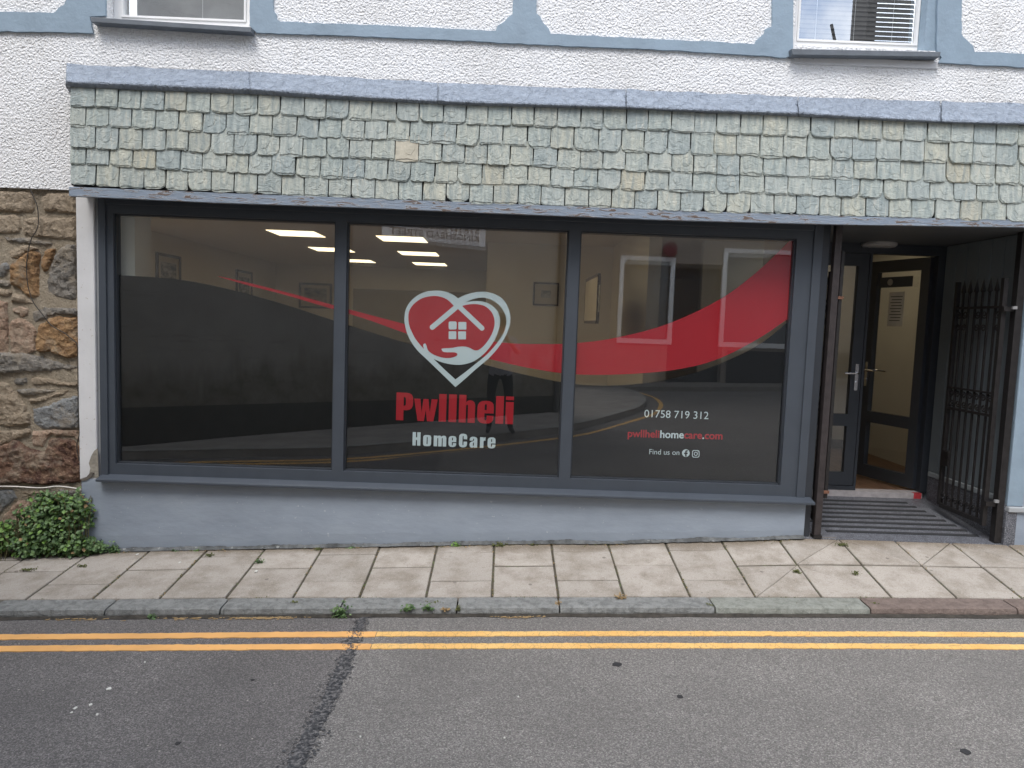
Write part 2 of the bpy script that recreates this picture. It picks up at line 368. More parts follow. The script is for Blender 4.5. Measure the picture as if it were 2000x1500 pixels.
c = t.mix(t.math('MULTIPLY', low, t.ramp(t.noise(5, 5, .7), [(.3, (.45,.45,.45)), (.7, (1,1,1))])), c, srgb(92,87,70)); M['opp_render'] = t.done(c, .9, t.bump(t.noise(20, 5), .5, .01))
M['opp_wall2'] = mk('street_house_render', srgb(150,140,130), .85, .06)
M['opp_white'] = mk('street_white', (.85,.85,.84), .5, .03)
M['opp_black'] = mk('street_black_paint', (.03,.03,.035), .5, .1)
M['opp_roof'] = mk('street_roof_slate', srgb(92,94,104), .7, .15, 20)
M['opp_glass_back'] = mk('dark_room', (.02,.02,.022), .8, .1)
M['sign_plate'] = mk('street_sign_plate', (.84,.85,.86), .4, .02)
M['black_text'] = mk('black_lettering', (.01,.01,.01), .5, 0)
M['shirt'] = mk('grey_t_shirt', srgb(150,150,158), .9, .05)
M['trousers'] = mk('black_trousers', (.012,.012,.014), .9, .05)
M['skin'] = mk('skin', srgb(196,144,120), .55, .04)
M['hair'] = mk('dark_hair', (.02,.014,.01), .6, .2, 60)
M['shoe'] = mk('dark_shoe', (.03,.03,.035), .6, .1)
M['shoe_sole'] = mk('white_sole', (.7,.7,.7), .6, .03)
# thin glass: outer face mirrors part of the light, the rest passes straight through
def m_glass(name, boost, tint=(.93,.95,.95)):
    t = NT(name); lw = t.n('LayerWeight'); lw.inputs[0].default_value = .5; fr = t.math('ADD', t.math('MULTIPLY', t.math('POWER', lw.outputs['Facing'], 5.0), .45), .04); g = t.n('BsdfGlossy'); g.inputs['Roughness'].default_value = 0
    g.inputs['Color'].default_value = (1,1,1,1)
    tr = t.n('BsdfTransparent'); tr.inputs[0].default_value = (*tint, 1); mxs = t.n('MixShader')
    t.l(t.math('MINIMUM', t.math('MULTIPLY', fr, boost), 1.0), mxs.inputs[0]); t.l(tr.outputs[0], mxs.inputs[1]); t.l(g.outputs[0], mxs.inputs[2])
    t.l(mxs.outputs[0], t.out.inputs[0]); return t.mat
M['glass'] = m_glass('window_glass', 2.9)
M['glass_inner'] = m_glass('inner_glass', 1.9)
M['glass_up'] = m_glass('upstairs_glass', 8.5)
t = NT('clear_back'); tr = t.n('BsdfTransparent'); t.l(tr.outputs[0], t.out.inputs[0]); M['clear'] = t.mat
def pane(name, x0, x1, z0, z1, y, parent, mat='glass', th=.006, tilt=0.0):
    a, b = y, y+th; k = (z1-z0)*tilt
    mb = MB().add([(x0,a,z0),(x1,a,z0),(x1,a+k,z1),(x0,a+k,z1)], [(0,1,2,3)], 0)
    mb.add([(x0,a,z0),(x1,a,z0),(x1,a+k,z1),(x0,a+k,z1),(x0,b,z0),(x1,b,z0),(x1,b+k,z1),(x0,b+k,z1)], [(4,7,6,5),(0,4,5,1),(1,5,6,2),(2,6,7,3),(3,7,4,0)], 1)
    return mb.build(name, [M[mat], M['clear']], parent, fix=False)
def wall_holes(mb, x0, x1, z0, z1, holes, y0, y1, m=0):  # holes (a,b,c,d) = x0,x1,z0,z1; built of closed blocks butted edge to edge
    xs = sorted({x0, x1, *[h[0] for h in holes], *[h[1] for h in holes]}); zs = sorted({z0, z1, *[h[2] for h in holes], *[h[3] for h in holes]})
    xs = [x for x in xs if x0 <= x <= x1]; zs = [z for z in zs if z0 <= z <= z1]
    solid = lambda i, j: 0 <= i < len(xs)-1 and 0 <= j < len(zs)-1 and not any(h[0]-1e-6 <= xs[i] and xs[i+1] <= h[1]+1e-6 and h[2]-1e-6 <= zs[j] and zs[j+1] <= h[3]+1e-6 for h in holes)
    for i in range(len(xs)-1):
        for j in range(len(zs)-1):
            if not solid(i, j): continue
            a, b, c, d = xs[i], xs[i+1], zs[j], zs[j+1]
            mb.add([(a,y0,c),(b,y0,c),(b,y0,d),(a,y0,d)], [(0,1,2,3)], m); mb.add([(a,y1,c),(b,y1,c),(b,y1,d),(a,y1,d)], [(3,2,1,0)], m)
            if not solid(i-1, j): mb.add([(a,y0,c),(a,y0,d),(a,y1,d),(a,y1,c)], [(0,1,2,3)], m)
            if not solid(i+1, j): mb.add([(b,y0,c),(b,y0,d),(b,y1,d),(b,y1,c)], [(3,2,1,0)], m)
            if not solid(i, j-1): mb.add([(a,y0,c),(b,y0,c),(b,y1,c),(a,y1,c)], [(3,2,1,0)], m)
            if not solid(i, j+1): mb.add([(a,y0,d),(b,y0,d),(b,y1,d),(a,y1,d)], [(0,1,2,3)], m)
    return mb

exec_parts = []
# ================================================================== GROUND
# road: one sheet, split along the tar seam into the older (left) and newer (right) surfacing
seam = [PZ(x, y, -.125) for x, y in ((712,1205),(700,1222),(690,1252),(672,1300),(648,1350),(622,1400),(598,1450),(575,1500),(548,1560))]
seamxy = [(p.x, p.y) for p in seam]
d_ = (seamxy[-1][0]-seamxy[-4][0], seamxy[-1][1]-seamxy[-4][1]); seamxy.append((seamxy[-1][0]+d_[0]*4, -6.0)); seamxy.append((seamxy[-1][0]-2, -40))
seamxy[0] = (seamxy[0][0], -.86)
road = MB(); xsL = [-60,-20,-8,-5,-4,-3,-2,-1.2]; xsR = [.4,1,2,3,4,5,8,20,60]
for (x, y), (x2, y2) in zip(seamxy, seamxy[1:]):
    rowa = [(q, y) for q in xsL] + [(x, y)]; rowb = [(q, y2) for q in xsL] + [(x2, y2)]
    xl = [q for q in xsL if q < min(x, x2)-.05]
    ra = [(q, y) for q in xl] + [(x, y)]; rb = [(q, y2) for q in xl] + [(x2, y2)]
    for i in range(len(ra)-1):
        road.add([(a, b, z_road(a)) for a, b in (ra[i], ra[i+1], rb[i+1], rb[i])], [(0,3,2,1)], 0)
    xr_ = [q for q in [-10,-8,-7,-6,-5,-4,-3,-2,-1]+xsR if q > max(x, x2)+.05]
    ra = [(x, y)] + [(q, y) for q in xr_]; rb = [(x2, y2)] + [(q, y2) for q in xr_]
    for i in range(len(ra)-1):
        road.add([(a, b, z_road(a)) for a, b in (ra[i], ra[i+1], rb[i+1], rb[i])], [(0,3,2,1)], 1)
roado = tag(road.build('road', [M['asphalt_old'], M['asphalt']], fix=False), 'grey asphalt road with older darker surfacing left of a tar seam', kind='structure')
for p in roado.data.polygons:
    if p.normal.z < 0: p.flip()
roado.data.update()
# ground sheet behind / around, well below everything
tag(MB().add([(-80,-80,-3.2),(80,-80,-3.2),(80,80,1.2-1.0),(-80,80,-3.2)], [(0,1,2,3)]).build('ground', mk('earth', srgb(90,84,74)), fix=False), 'bare ground under the street', kind='structure')
# tar seam
mb = MB(); pts = []
for i in range(len(seamxy)-3):
    a, b = seamxy[i], seamxy[i+1]
    for k in range(14): pts.append((a[0]+(b[0]-a[0])*k/14, a[1]+(b[1]-a[1])*k/14))
vs = []; fs = []
for i, (x, y) in enumerate(pts):
    w = .014 + .012*noise.noise(Vector((x*9, y*9, 3))) + .012*random.random() + (.012 if y < -1.4 else 0)
    w2 = .014 + .012*noise.noise(Vector((x*9, y*9, 9))) + .012*random.random() + (.012 if y < -1.4 else 0)
    vs += [(x-w, y, z_road(x)+.003), (x+w2, y, z_road(x)+.003)]
    if i: fs.append((2*i-2, 2*i-1, 2*i+1, 2*i))
mb.add(vs, fs)
for i in range(1500):
    x, y = random.choice(pts); x += random.gauss(0, .018+.010*min(2.5, max(0, -y-.9))); y += random.gauss(0, .03); r = random.uniform(.002, .008)
    n = 5; a0 = random.random()*6
    mb.add([(x+r*math.cos(a0+q*6.283/n)*random.uniform(.6,1.3), y+r*math.sin(a0+q*6.283/n), z_road(x)+.0035+random.random()*.0015) for q in range(n)], [tuple(range(n))])
o = mb.build('tar_seam', M['tar'], roado, fix=False)
# double yellow lines
def yline(yc, x0, x1, w, dz=.004, wob=.0035):
    mb = MB(); n = int((x1-x0)/.022); vs = []; fs = []
    for i in range(n+1):
        x = x0+(x1-x0)*i/n; dy = .006*noise.noise(Vector((x*.8, yc*5, 0)))
        a = yc+dy-w/2+random.gauss(0, wob*.5)+wob*noise.noise(Vector((x*14, 1, yc))); b = yc+dy+w/2+random.gauss(0, wob*.5)+wob*noise.noise(Vector((x*14, 5, yc)))
        vs += [(x, a, z_road(x)+dz), (x, b, z_road(x)+dz), (x, a, z_road(x)-.002), (x, b, z_road(x)-.002)]
        if i: o = 4*(i-1); fs += [(o, o+4, o+5, o+1), (o+2, o+6, o+4, o), (o+1, o+5, o+7, o+3)]
    mb.add(vs, fs); return mb
ysp = PZ(733, 1240, -.12).x
M['yellow_o'] = mk('orange_yellow_paint', srgb(228,172,104), .7, .08, 5, 90, .003, .6, speck=(50, .70, srgb(190,140,90)))
for yc in (-1.15, -1.30):
    yline(yc, -9, ysp, .066).build('yellow_line', M['yellow_o'], roado); yline(yc+.002, ysp+.003, 9, .058).build('yellow_line', M['yellow'], roado)
# pavement bed + kerb + flags
pv = MB(); N = 140; ys = [1.1, .3, .12, 0, -.25, -.5, -.74]
for i in range(N):
    xa, xb = -9+18*i/N, -9+18*(i+1)/N
    for a, b in zip(ys, ys[1:]):
        pv.add([(x, y, z_pave(x, min(y, .0))-.006) for x, y in ((xa,b),(xb,b),(xb,a),(xa,a))], [(0,1,2,3)])
    pv.add([(xa,-.74,z_pave(xa,-.74)-.006),(xb,-.74,z_pave(xb,-.74)-.006),(xb,-.74,z_road(xb)-.1),(xa,-.74,z_road(xa)-.1)], [(3,2,1,0)])
pav = tag(pv.build('pavement', M['mortar'], fix=False), 'narrow pavement of pale concrete flags sloping past the shopfront', kind='structure')
def flag(poly, name='paving_slab'):
    cx = sum(p[0] for p in poly)/len(poly); cy = sum(p[1] for p in poly)/len(poly); g = .0062
    q = []
    for i, (x, y) in enumerate(poly):            # inset
        d = Vector((cx-x, cy-y)).normalized(); q.append((x+d.x*g*1.5, y+d.y*g*1.5))
    tx, ty, dz = random.gauss(0, .004), random.gauss(0, .004), random.gauss(.0015, .0015)
    zf = lambda x, y: z_pave(x, y)+dz+tx*(x-cx)+ty*(y-cy)
    # split long edges so that the slab follows the twist of the pavement
    r = []
    for i in range(len(q)):
        a, b = q[i], q[(i+1) % len(q)]; r.append(a)
        if math.hypot(a[0]-b[0], a[1]-b[1]) > .22: r.append(((a[0]+b[0])/2+random.gauss(0,.0008), (a[1]+b[1])/2+random.gauss(0,.0008)))
    top = [(x, y) for x, y in r]
    mb = MB(); n = len(r); bev = .004
    inn = [(x+(cx-x)/max(.001, math.hypot(cx-x, cy-y))*bev, y+(cy-y)/max(.001, math.hypot(cx-x, cy-y))*bev) for x, y in r]
    vs = [(x, y, zf(x, y)) for x, y in inn] + [(x, y, zf(x, y)-bev) for x, y in r] + [(x, y, zf(x, y)-.03) for x, y in r] + [(cx, cy, zf(cx, cy))]
    fs = [(i, (i+1) % n, 3*n) for i in range(n)] + [(n+i, n+(i+1) % n, (i+1) % n, i) for i in range(n)] + [(2*n+i, 2*n+(i+1) % n, n+(i+1) % n, n+i) for i in range(n)]
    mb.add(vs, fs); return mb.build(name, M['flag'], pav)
def rect(x0, x1, y0, y1): return [(x0, y0), (x1, y0), (x1, y1), (x0, y1)]
X0 = -.011
for k in range(-22, 4):
    x0, x1 = X0+.4*k, X0+.4*(k+1); par = k % 2
    cuts = [-.75, -.35, .03] if par == 0 else [-.75, -.55, -.15, .03]
    for a, b in zip(cuts, cuts[1:]): flag(rect(x0, x1, a, b))
xs = [1.589, 1.99, 2.42, 2.818, 3.22, 3.62, 4.02, 4.42, 4.82, 5.22, 5.62, 6.02]
for k, (x0, x1) in enumerate(zip(xs, xs[1:])):
    rows = [(-.75, -.37), (-.365, -.02)]
    for r_, (a, b) in enumerate(rows):
        diag = {(0,0): 1, (1,0): 2, (0,1): 0, (1,1): 1, (2,1): 2, (3,1): 1, (4,1): 2}.get((k, r_), 0)
        if diag == 1: flag([(x0,a),(x1,b),(x0,b)]); flag([(x0,a),(x1,a),(x1,b)])
        elif diag == 2: flag([(x0,a),(x1,a),(x0,b)]); flag([(x1,a),(x1,b),(x0,b)])
        else: flag(rect(x0, x1, a, b))
    flag(rect(x0, x1, -.015, .06 if x1 < 2.2 else .0))
# kerb stones
kx = [-6.2, -5.0, -3.9, -2.95]+[PZ(x, 1190, -.1).x for x in (185, 423, 664, 893, 1090, 1380, 1660, 1918)]+[4.1, 5.1, 6.2]
kcol = ['kerb']*8+['kerb','kerb_pale','kerb_red','kerb_red','kerb_red','kerb_red']
kerbs = []
for i, (a, b) in enumerate(zip(kx, kx[1:])):
    mb = MB(); n = max(4, int((b-a)/.02)); g = .005; vs = []; fs = []; rough = .6 if i < 10 else .2
    off = random.gauss(0, .003)
    for j in range(n+1):
        x = a+g+(b-a-2*g)*j/n; zt = z_pave(x, -.75); zr = z_road(x)
        e = min(j, n-j); rnd_ = .006 if e == 0 else 0
        nz_ = lambda s_: noise.noise(Vector((x*12, s_, i)))*.006*rough + noise.noise(Vector((x*40, s_, i)))*.003*rough
        prof = [(-.753, zt-.02), (-.754, zt-rnd_+nz_(1)*.5), (-.80, zt-.003-rnd_+nz_(2)), (-.872, zt-.005-rnd_+nz_(3)), (-.892+off+rnd_, zt-.011+nz_(4)-rnd_), (-.899+off+nz_(5)+rnd_, zt-.034), (-.901+off+nz_(6)+rnd_, zr-.03)]
        vs += [(x, y, z) for y, z in prof]
    k = 7
    for j in range(n):
        for q in range(k-1): fs.append((j*k+q, (j+1)*k+q, (j+1)*k+q+1, j*k+q+1))
    fs += [tuple(range(k)), tuple(n*k+q for q in range(k))[::-1]]
    mb.add(vs, fs); o = mb.build('kerb_stone', M[kcol[min(i, len(kcol)-1)]], pav)
# filth along the gutter, drawn up the kerb foot as painted shade
mb = MB(); n = 400; vs = []; fs = []
for i in range(n+1):
    x = -6+12*i/n; w = .012+.014*noise.noise(Vector((x*4, 0, 0)))+random.random()*.006
    vs += [(x, -.9035, z_road(x)+.016+.008*noise.noise(Vector((x*6,4,0)))), (x, -.908-max(.003, w), z_road(x)+.0025)]
    if i: fs.append((2*i-2, 2*i-1, 2*i+1, 2*i))
mb.add(vs, fs); mb.build('gutter_dirt_shade', mk('gutter_dirt_shade', srgb(62,58,52), .95, .3, 30, 120, .004, .8), roado, fix=False)

# ================================================================== SHOP BUILDING
bld = thing('shop_building', 'white roughcast building with slate-hung fascia over a dark three-pane shopfront', 'building')
# ---- upper wall
wl = P(208, 47); wr = P(487, 52); w2l = P(1549, 91); w2r = P(1832, 106)
w1 = (wl.x, wr.x, P(350, 47).z, P(350, 47).z+1.25); w2 = (w2l.x, w2r.x, P(1690, 94).z, P(1690, 94).z+1.25)
zb = P(60, 368).z
ZF = P(1000, 300, 0).z
mb = MB(); wall_holes(mb, -7.5, -2.92, zb, 6.4, [], 0, .3)
wall_holes(mb, -2.92, 7.0, 2.42, 6.4, [w1, w2], 0, .3)
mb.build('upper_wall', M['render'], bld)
def upper_window(w, blind, left):
    a, b, c, d = w; yf = .09; fw = .052
    fr = MB(); wall_holes(fr, a+.002, b-.002, c+.002, d-.002, [(a+fw, b-fw if not blind else b-.10, c+fw+.01, d-fw)], yf, yf+.06)
    o = fr.build('window', M['upvc'], bld, bevel=.004)
    if blind:
        MB().box(b-.098+.003, b-.003, .004, yf-.001, c+.002, d).build('reveal', M['band'], o)
    gx0, gx1, gz0, gz1 = a+fw, (b-fw if not blind else b-.10), c+fw+.01, d-fw
    fi = MB(); wall_holes(fi, gx0+.001, gx1-.001, gz0+.001, gz1-.001, [(gx0+.014, gx1-.014, gz0+.014, gz1-.014)], yf-.008, yf+.02); fi.build('sash', M['upvc'], o)
    pane('pane', gx0+.01, gx1-.01, gz0+.01, gz1-.01, yf+.02, o, 'glass_up')
    if blind:
        s0 = MB().add([(gx0+.005,0,0),(gx1-.005,0,0),(gx1-.005,.010,.028),(gx0+.005,.010,.028),(gx0+.005,.001,-.001),(gx1-.005,.001,-.001),(gx1-.005,.011,.027),(gx0+.005,.011,.027)], [(0,1,2,3),(7,6,5,4),(0,4,5,1),(2,6,7,3)]).mesh('blind_slat', mk('blind_grey', srgb(84,82,80), .6, .03, 3, 0, 0))
        z = gz0+.02; i = 0
        while z < gz1:
            s_ = link('blind_slat', s0, o); s_.location = (0, yf+.055, z); z += .031
        for fx in (.18, .5, .82): MB().box(gx0+(gx1-gx0)*fx-.001, gx0+(gx1-gx0)*fx+.001, yf+.052, yf+.054, gz0, gz1).build('blind_cord', M['upvc'], o)
        MB().box(gx0-.1, gx1+.1, .9, .92, gz0-.1, gz1+.1).build('room_shade', M['opp_glass_back'], o)
    else:
        MB().box(gx0-.1, gx1+.1, .5, .52, gz0-.1, gz1+.1).build('room_shade', mk('net_curtain_shade', srgb(168,168,168), .9, .1), o)
        MB().tube([(gx0+.62*(gx1-gx0), yf+.06, gz0), (gx0+.62*(gx1-gx0), yf+.06, gz1)], .002, 5).build('cord', M['upvc'], o)
    return o
uw1 = upper_window(w1, False, True); uw2 = upper_window(w2, True, False)
def usill(pts_top, pts_bot, par, mat):
    tl, tr = (P(*q, -.07) for q in pts_top); bl, br = (P(*q, -.07) for q in pts_bot)
    MB().hexa([(bl.x,-.07,bl.z),(br.x,-.07,br.z),(br.x,.088,br.z),(bl.x,.088,bl.z),(tl.x,-.07,tl.z),(tr.x,-.07,tr.z),(tr.x,.088,tr.z+.012),(tl.x,.088,tl.z+.012)]).build('sill', mat, par, bevel=.003)
usill([(176,33),(491,53)], [(178,43),(490,63)], uw1, M['grey_sill']); usill([(1546,95),(1838,101)], [(1548,107),(1836,111)], uw2, M['grey_sill'])
# lighter plaster patch directly under the right hand sill
p0, p1 = P(1550,108), P(1832,114)
MB().box(p0.x, p1.x, -.012, .002, p0.z-.055, p0.z-.004).build('sill_bed', M['smooth_white'], bld, bevel=.006)
# ---- painted blue band with notched panel corners
def band(pts, name='painted_band'):
    q = []
    pts2 = list(pts)+[pts[0]]
    for a, b in zip(pts2, pts2[1:]):
        n = max(1, int(math.hypot(a[0]-b[0], a[1]-b[1])/14))
        for k in range(n):
            q.append((a[0]+(b[0]-a[0])*k/n, a[1]+(b[1]-a[1])*k/n))
    xz = [(x+random.gauss(0,.0018), z+random.gauss(0,.0018)) for x, z in XZ(q, -.018)]
    MB().plate([xz], -.018, .001).build(name, M['band'], bld)
Tp = -300
band([(-900,38),(-900,-5),(0,22),(104,25),(110,22),(114,15),(124,10),(128,0),(122,Tp-12),(205,Tp),(206,30),(175,33),(181,64),(0,61)])
mb = [(492,54),(488,50),(486,Tp),(530,Tp),(533,20),(540,27),(541,38),(548,42),(760,50),(968,60),(972,50),(985,42),(993,32),(1001,28),(1003,Tp),(1046,Tp),(1048,27),(1055,33),(1060,44),(1072,56),(1076,66),(1300,77),(1476,86),(1478,79),(1484,74),(1494,66),(1495,56),(1508,52),(1512,Tp),(1551,Tp),(1549,95),(1545,108),(1536,112),(1300,97),(1075,88),(860,77),(640,68),(500,64)]
band(mb)
band([(1830,100),(1836,Tp),(1886,Tp),(1878,66),(1882,72),(1890,80),(1900,90),(1904,101),(2000,105),(2700,128),(2700,158),(2000,131),(1833,122),(1840,112)])
# ---- lead-covered coping
YS = -.20
ctop = [(110,123),(130,125),(310,133),(488,140),(650,149),(875,162),(1060,170),(1225,174),(1303,178),(1558,189),(1837,198),(2000,202),(2300,212)]
ccre = [(110,158),(130,159),(310,166),(488,173),(650,185),(875,197),(1060,203),(1225,208),(1303,212),(1558,220),(1837,236),(2000,240),(2300,250)]
clip_ = [(110,170),(130,171),(310,179),(488,185),(650,195),(875,206),(1060,211),(1225,214),(1303,218),(1558,229),(1837,242),(2000,246),(2300,257)]
jx = [130, 488, 855, 1222, 1558, 1837, 2300]
for a, b in zip(jx, jx[1:]):
    mb = MB(); n = int((b-a)/5); vs = []; fs = []
    for i in range(n+1):
        px = a+(b-a)*i/n - (0 if i else -1); e = min(i, n-i); lap = -.006 if i < 3 else 0
        T = P(px, interp(ctop, px), -.012); C_ = P(px, interp(ccre, px), YS-.035); Lp = P(px, interp(clip_, px), YS-.004)
        q = []
        for k in range(11):
            f = k/10; p = T.lerp(C_, f); am = .009*math.sin(math.pi*min(1, f*1.05))
            am2 = .010*math.exp(-((f-.12)/.12)**2)
            dv = am*noise.noise(Vector((p.x*9+p.z*6, p.z*14, 0))) + am*.7*noise.noise(Vector((p.x*22-p.z*30, p.z*16, 4))) + am2*noise.noise(Vector((p.x*13, p.z*55, 7)))*1.3
            tj = .010*noise.noise(Vector((p.x*7, 0, 2)))*(1-f)**3
            q.append((p.x, p.y+dv*-1+lap, p.z+dv*.5+tj))
        q.append((C_.x, C_.y+.003+lap, C_.z-.008)); q.append((Lp.x, Lp.y-.012+lap, Lp.z+.004)); q.append((Lp.x, Lp.y+.03, Lp.z+.002)); q.append((T.x, .01, Lp.z+.03))
        vs += q
    K = 15
    for i in range(n):
        for k in range(K-1): fs.append((i*K+k, (i+1)*K+k, (i+1)*K+k+1, i*K+k+1))
    fs += [tuple(range(K)), tuple(n*K+k for k in range(K))[::-1]]
    mb.add(vs, fs); mb.build('lead_sheet', M['lead'], bld, smooth=True)
# ---- slates
rows_px = [ [(130,171),(160,171),(690,195),(1300,219),(1990,248),(2300,260)],
            [(130,209),(160,210),(690,234),(1300,258),(1990,285),(2300,297)],
            [(130,247),(160,248),(690,273),(1300,301),(1990,324),(2300,336)],
            [(130,289),(160,289),(690,311),(1300,337),(1990,362),(2300,374)],
            [(130,321),(160,322),(690,350),(1300,374),(1990,397),(2300,408)],
            [(130,361),(160,362),(690,388),(1300,412),(1990,434),(2300,444)] ]
def slate_mesh(seed):
    r = random.Random(seed); mb = MB()
    W, H = .5, 1.0    # unit: half width, height (scaled per slate); origin at bottom centre
    def outline(chL, chR, jag, ins, lift):
        pts = [(-W+ins, H), (-W+ins, .5), (-W+ins+r.gauss(0,.006), chL[1])]
        if chL[0] > .02: pts += [(-W+ins+chL[0]*.35, chL[1]*.45), (-W+ins+chL[0], lift+.01)]
        x = -W+ins+chL[0]; n = 9; xe = W-ins-chR[0]; z = lift
        for i in range(1, n):
            z += r.gauss(0, jag); z = max(lift-.03, min(lift+.05, z)); pts.append((x+(xe-x)*(i+r.uniform(-.3,.3))/n, z))
        if chR[0] > .02: pts += [(W-ins-chR[0], lift+.01), (W-ins-chR[0]*.35, chR[1]*.45)]
        pts += [(W-ins+r.gauss(0,.006), chR[1]), (W-ins, .5), (W-ins, H)]
        return pts
    c = lambda big: (r.uniform(.08,.22), r.uniform(.10,.26)) if big else (r.uniform(0,.035), r.uniform(.02,.07))
    cl, cr_ = c(r.random() < .17), c(r.random() < .17)
    mb.plate([outline(cl, cr_, .014, .012, 0)], -.0045, .004)
    mb.plate([outline((cl[0]+r.uniform(.0,.05), cl[1]+r.uniform(0,.08)), (cr_[0]+r.uniform(0,.07), cr_[1]+r.uniform(0,.1)), .02, .03 if r.random() < .6 else .014, r.uniform(.02,.08))], -.0085, -.0045)
    if r.random() < .5:
        x = r.uniform(-.2,.2); mb.plate([[(x-.25,.9),(x-.28,.5),(x-.1,.25),(x+.1,.3),(x+.25,.55),(x+.2,.9)]], -.0105, -.0085)
    return mb.mesh('slate', M['slate'])
variants = [slate_mesh(100+i) for i in range(26)]
YT = YS+.02
slx = {}
for r_ in range(5):
    px = 138.5; first = True; i = 0
    while px < 2236:
        w = 45.3+random.gauss(0, 1.6)
        if first and r_ % 2 == 1: w = 31
        elif first: w = 50
        first = False
        pb = P(px+w/2, interp(rows_px[r_+1], px+w/2), YS); pt = P(px+w/2, interp(rows_px[r_], px+w/2), YS)
        pl = P(px, interp(rows_px[r_+1], px), YS); pr = P(px+w, interp(rows_px[r_+1], px+w), YS)
        hh = pt.z-pb.z
        o = link('slate', random.choice(variants), bld)
        sxx = (pr.x-pl.x-.003)*random.choice((1, 1, -1)); o.scale = (sxx, 1, hh*(1.32 if r_ else 1.06))
        o.location = (pb.x, YS-.006+random.gauss(0,.0015), pb.z+random.gauss(0,.0028))
        o.rotation_euler = (-math.atan2(.013, hh*1.3), math.atan2(pr.z-pl.z, pr.x-pl.x)*-1+random.gauss(0,.012), 0)
        if r_ == 2 and abs(px+w/2-805) < 23: o.data = o.data.copy(); o.data.materials[0] = M['slate_one']; o['label'] = 'buff brown slate in the middle course'
        px += w
# fascia core behind the slates, drip board beneath, soffit
bot = rows_px[5]; fb_t = [(110,364),(160,366),(420,377),(690,387),(1000,399),(1300,411),(1650,423),(2000,430),(2300,440)]
fb_b = [(110,382),(160,384),(420,396),(690,405),(1000,418),(1300,430),(1650,439),(2000,444),(2300,454)]
core = MB(); brd = MB(); sof = MB()
for k in range(30):
    a, b = 137+ (2240-137)*k/30, 137+(2240-137)*(k+1)/30
    def col_(px, tab, Y): p = P(px, interp(tab, px), Y); return p.x, p.z
    for (tab1, tab2, y0, y1, m_) in ((rows_px[0], bot, YS+.014, .0, core), (fb_t, fb_b, YS-.012, YS+.03, brd)):
        xa, za = col_(a, tab1, YS); xb, zb_ = col_(b, tab1, YS); xc, zc = col_(a, tab2, YS); xd, zd = col_(b, tab2, YS)
        if m_ is core: za += .012; zb_ += .012
        m_.hexa([(xc,y0,zc),(xd,y0,zd),(xd,y1,zd),(xc,y1,zc),(xa,y0,za),(xb,y0,zb_),(xb,y1,zb_),(xa,y1,za)])
core.build('fascia_core', M['seal'], bld); brd.build('drip_board', M['flake'], bld)
p = P(1000, 410, YS); zsof = 2.352
MB().box(P(137,380,YS).x+.003, 5.2, YS+.032, 1.05, zsof, zsof+.03).build('soffit', mk('dark_soffit', srgb(84,86,88), .5, .05), bld)
# ---- plinth
pb_px = [(160,1078),(300,1072),(600,1068),(900,1062),(1200,1060),(1430,1056),(1571,1044)]
pt = P(160, 935, -.03); mb = MB()
zt_l, zt_r = P(185, 936, -.03).z, P(1571, 985, -.03).z
n = 60; vs = []; xl, xr = P(160,1000,-.03).x, P(1572,1010,-.03).x
for i in range(n+1):
    x = xl+(xr-xl)*i/n; zt = zt_l+(zt_r-zt_l)*i/n
    z0 = interp(ZW, x)+.012+.008*noise.noise(Vector((x*5,0,0)))+random.random()*.004
    for k in range(6):
        z = z0+(zt-z0)*k/5; vs.append((x, -.03-(.006*noise.noise(Vector((x*2.2, z*3, 1))))+(.004 if k == 0 else 0), z))
fs = [(i*6+k, (i+1)*6+k, (i+1)*6+k+1, i*6+k+1) for i in range(n) for k in range(5)]
mb.add(vs, fs)
mb.box(xl+.001, xr-.001, -.012, .25, -.2, zt_l-.004)
mb.add([(xl,-.03,-.12),(xl,-.03,zt_l),(xl,.05,zt_l),(xl,.05,-.12)], [(0,1,2,3)]); mb.add([(xr,-.03,.1),(xr,-.03,zt_r),(xr,.05,zt_r),(xr,.05,.1)], [(0,3,2,1)])
mb.build('plinth', M['plinth'], bld, smooth=False, fix=False)
# broken pale edge where plinth render meets the paving
mb = MB(); vs = []; fs = []; n = 260
for i in range(n+1):
    x = xl+(xr-xl)*i/n; z = interp(ZW, x); h = .020+.016*noise.noise(Vector((x*3.1,2,0)))+.006*random.random(); d = .012+.01*random.random()
    vs += [(x, -.031, z+max(.004, h)), (x, -.034-d, z+.003)]
    if i: fs.append((2*i-2, 2*i-1, 2*i+1, 2*i))
mb.add(vs, fs); mb.build('plinth_toe', mk('cracked_plinth_toe', srgb(98,100,100), .9, .35, 14, 60, .006, 1, speck=(22, .66, srgb(142,144,142))), bld, fix=False)
# ---- white pier left of shopfront
pl0 = P(145, 380, -.025); pl1 = P(157, 935, -.025); pr0 = P(177, 383, -.025); pr1 = P(195, 935, -.025)
ztop, zbot = pl0.z+.0, pl1.z
xL, xR = (pl0.x+pl1.x)/2, (pr0.x+pr1.x)/2-.003
MB().box(xL, xR, -.022, .25, zbot-.01, zsof+.03).build('pier', M['smooth_white'], bld, bevel=.006)
MB().box(xR+.001, P(196,650,0).x, .0, .06, zbot, zsof).build('pier_return', mk('grey_render_return', srgb(150,152,154), .8, .06), bld)
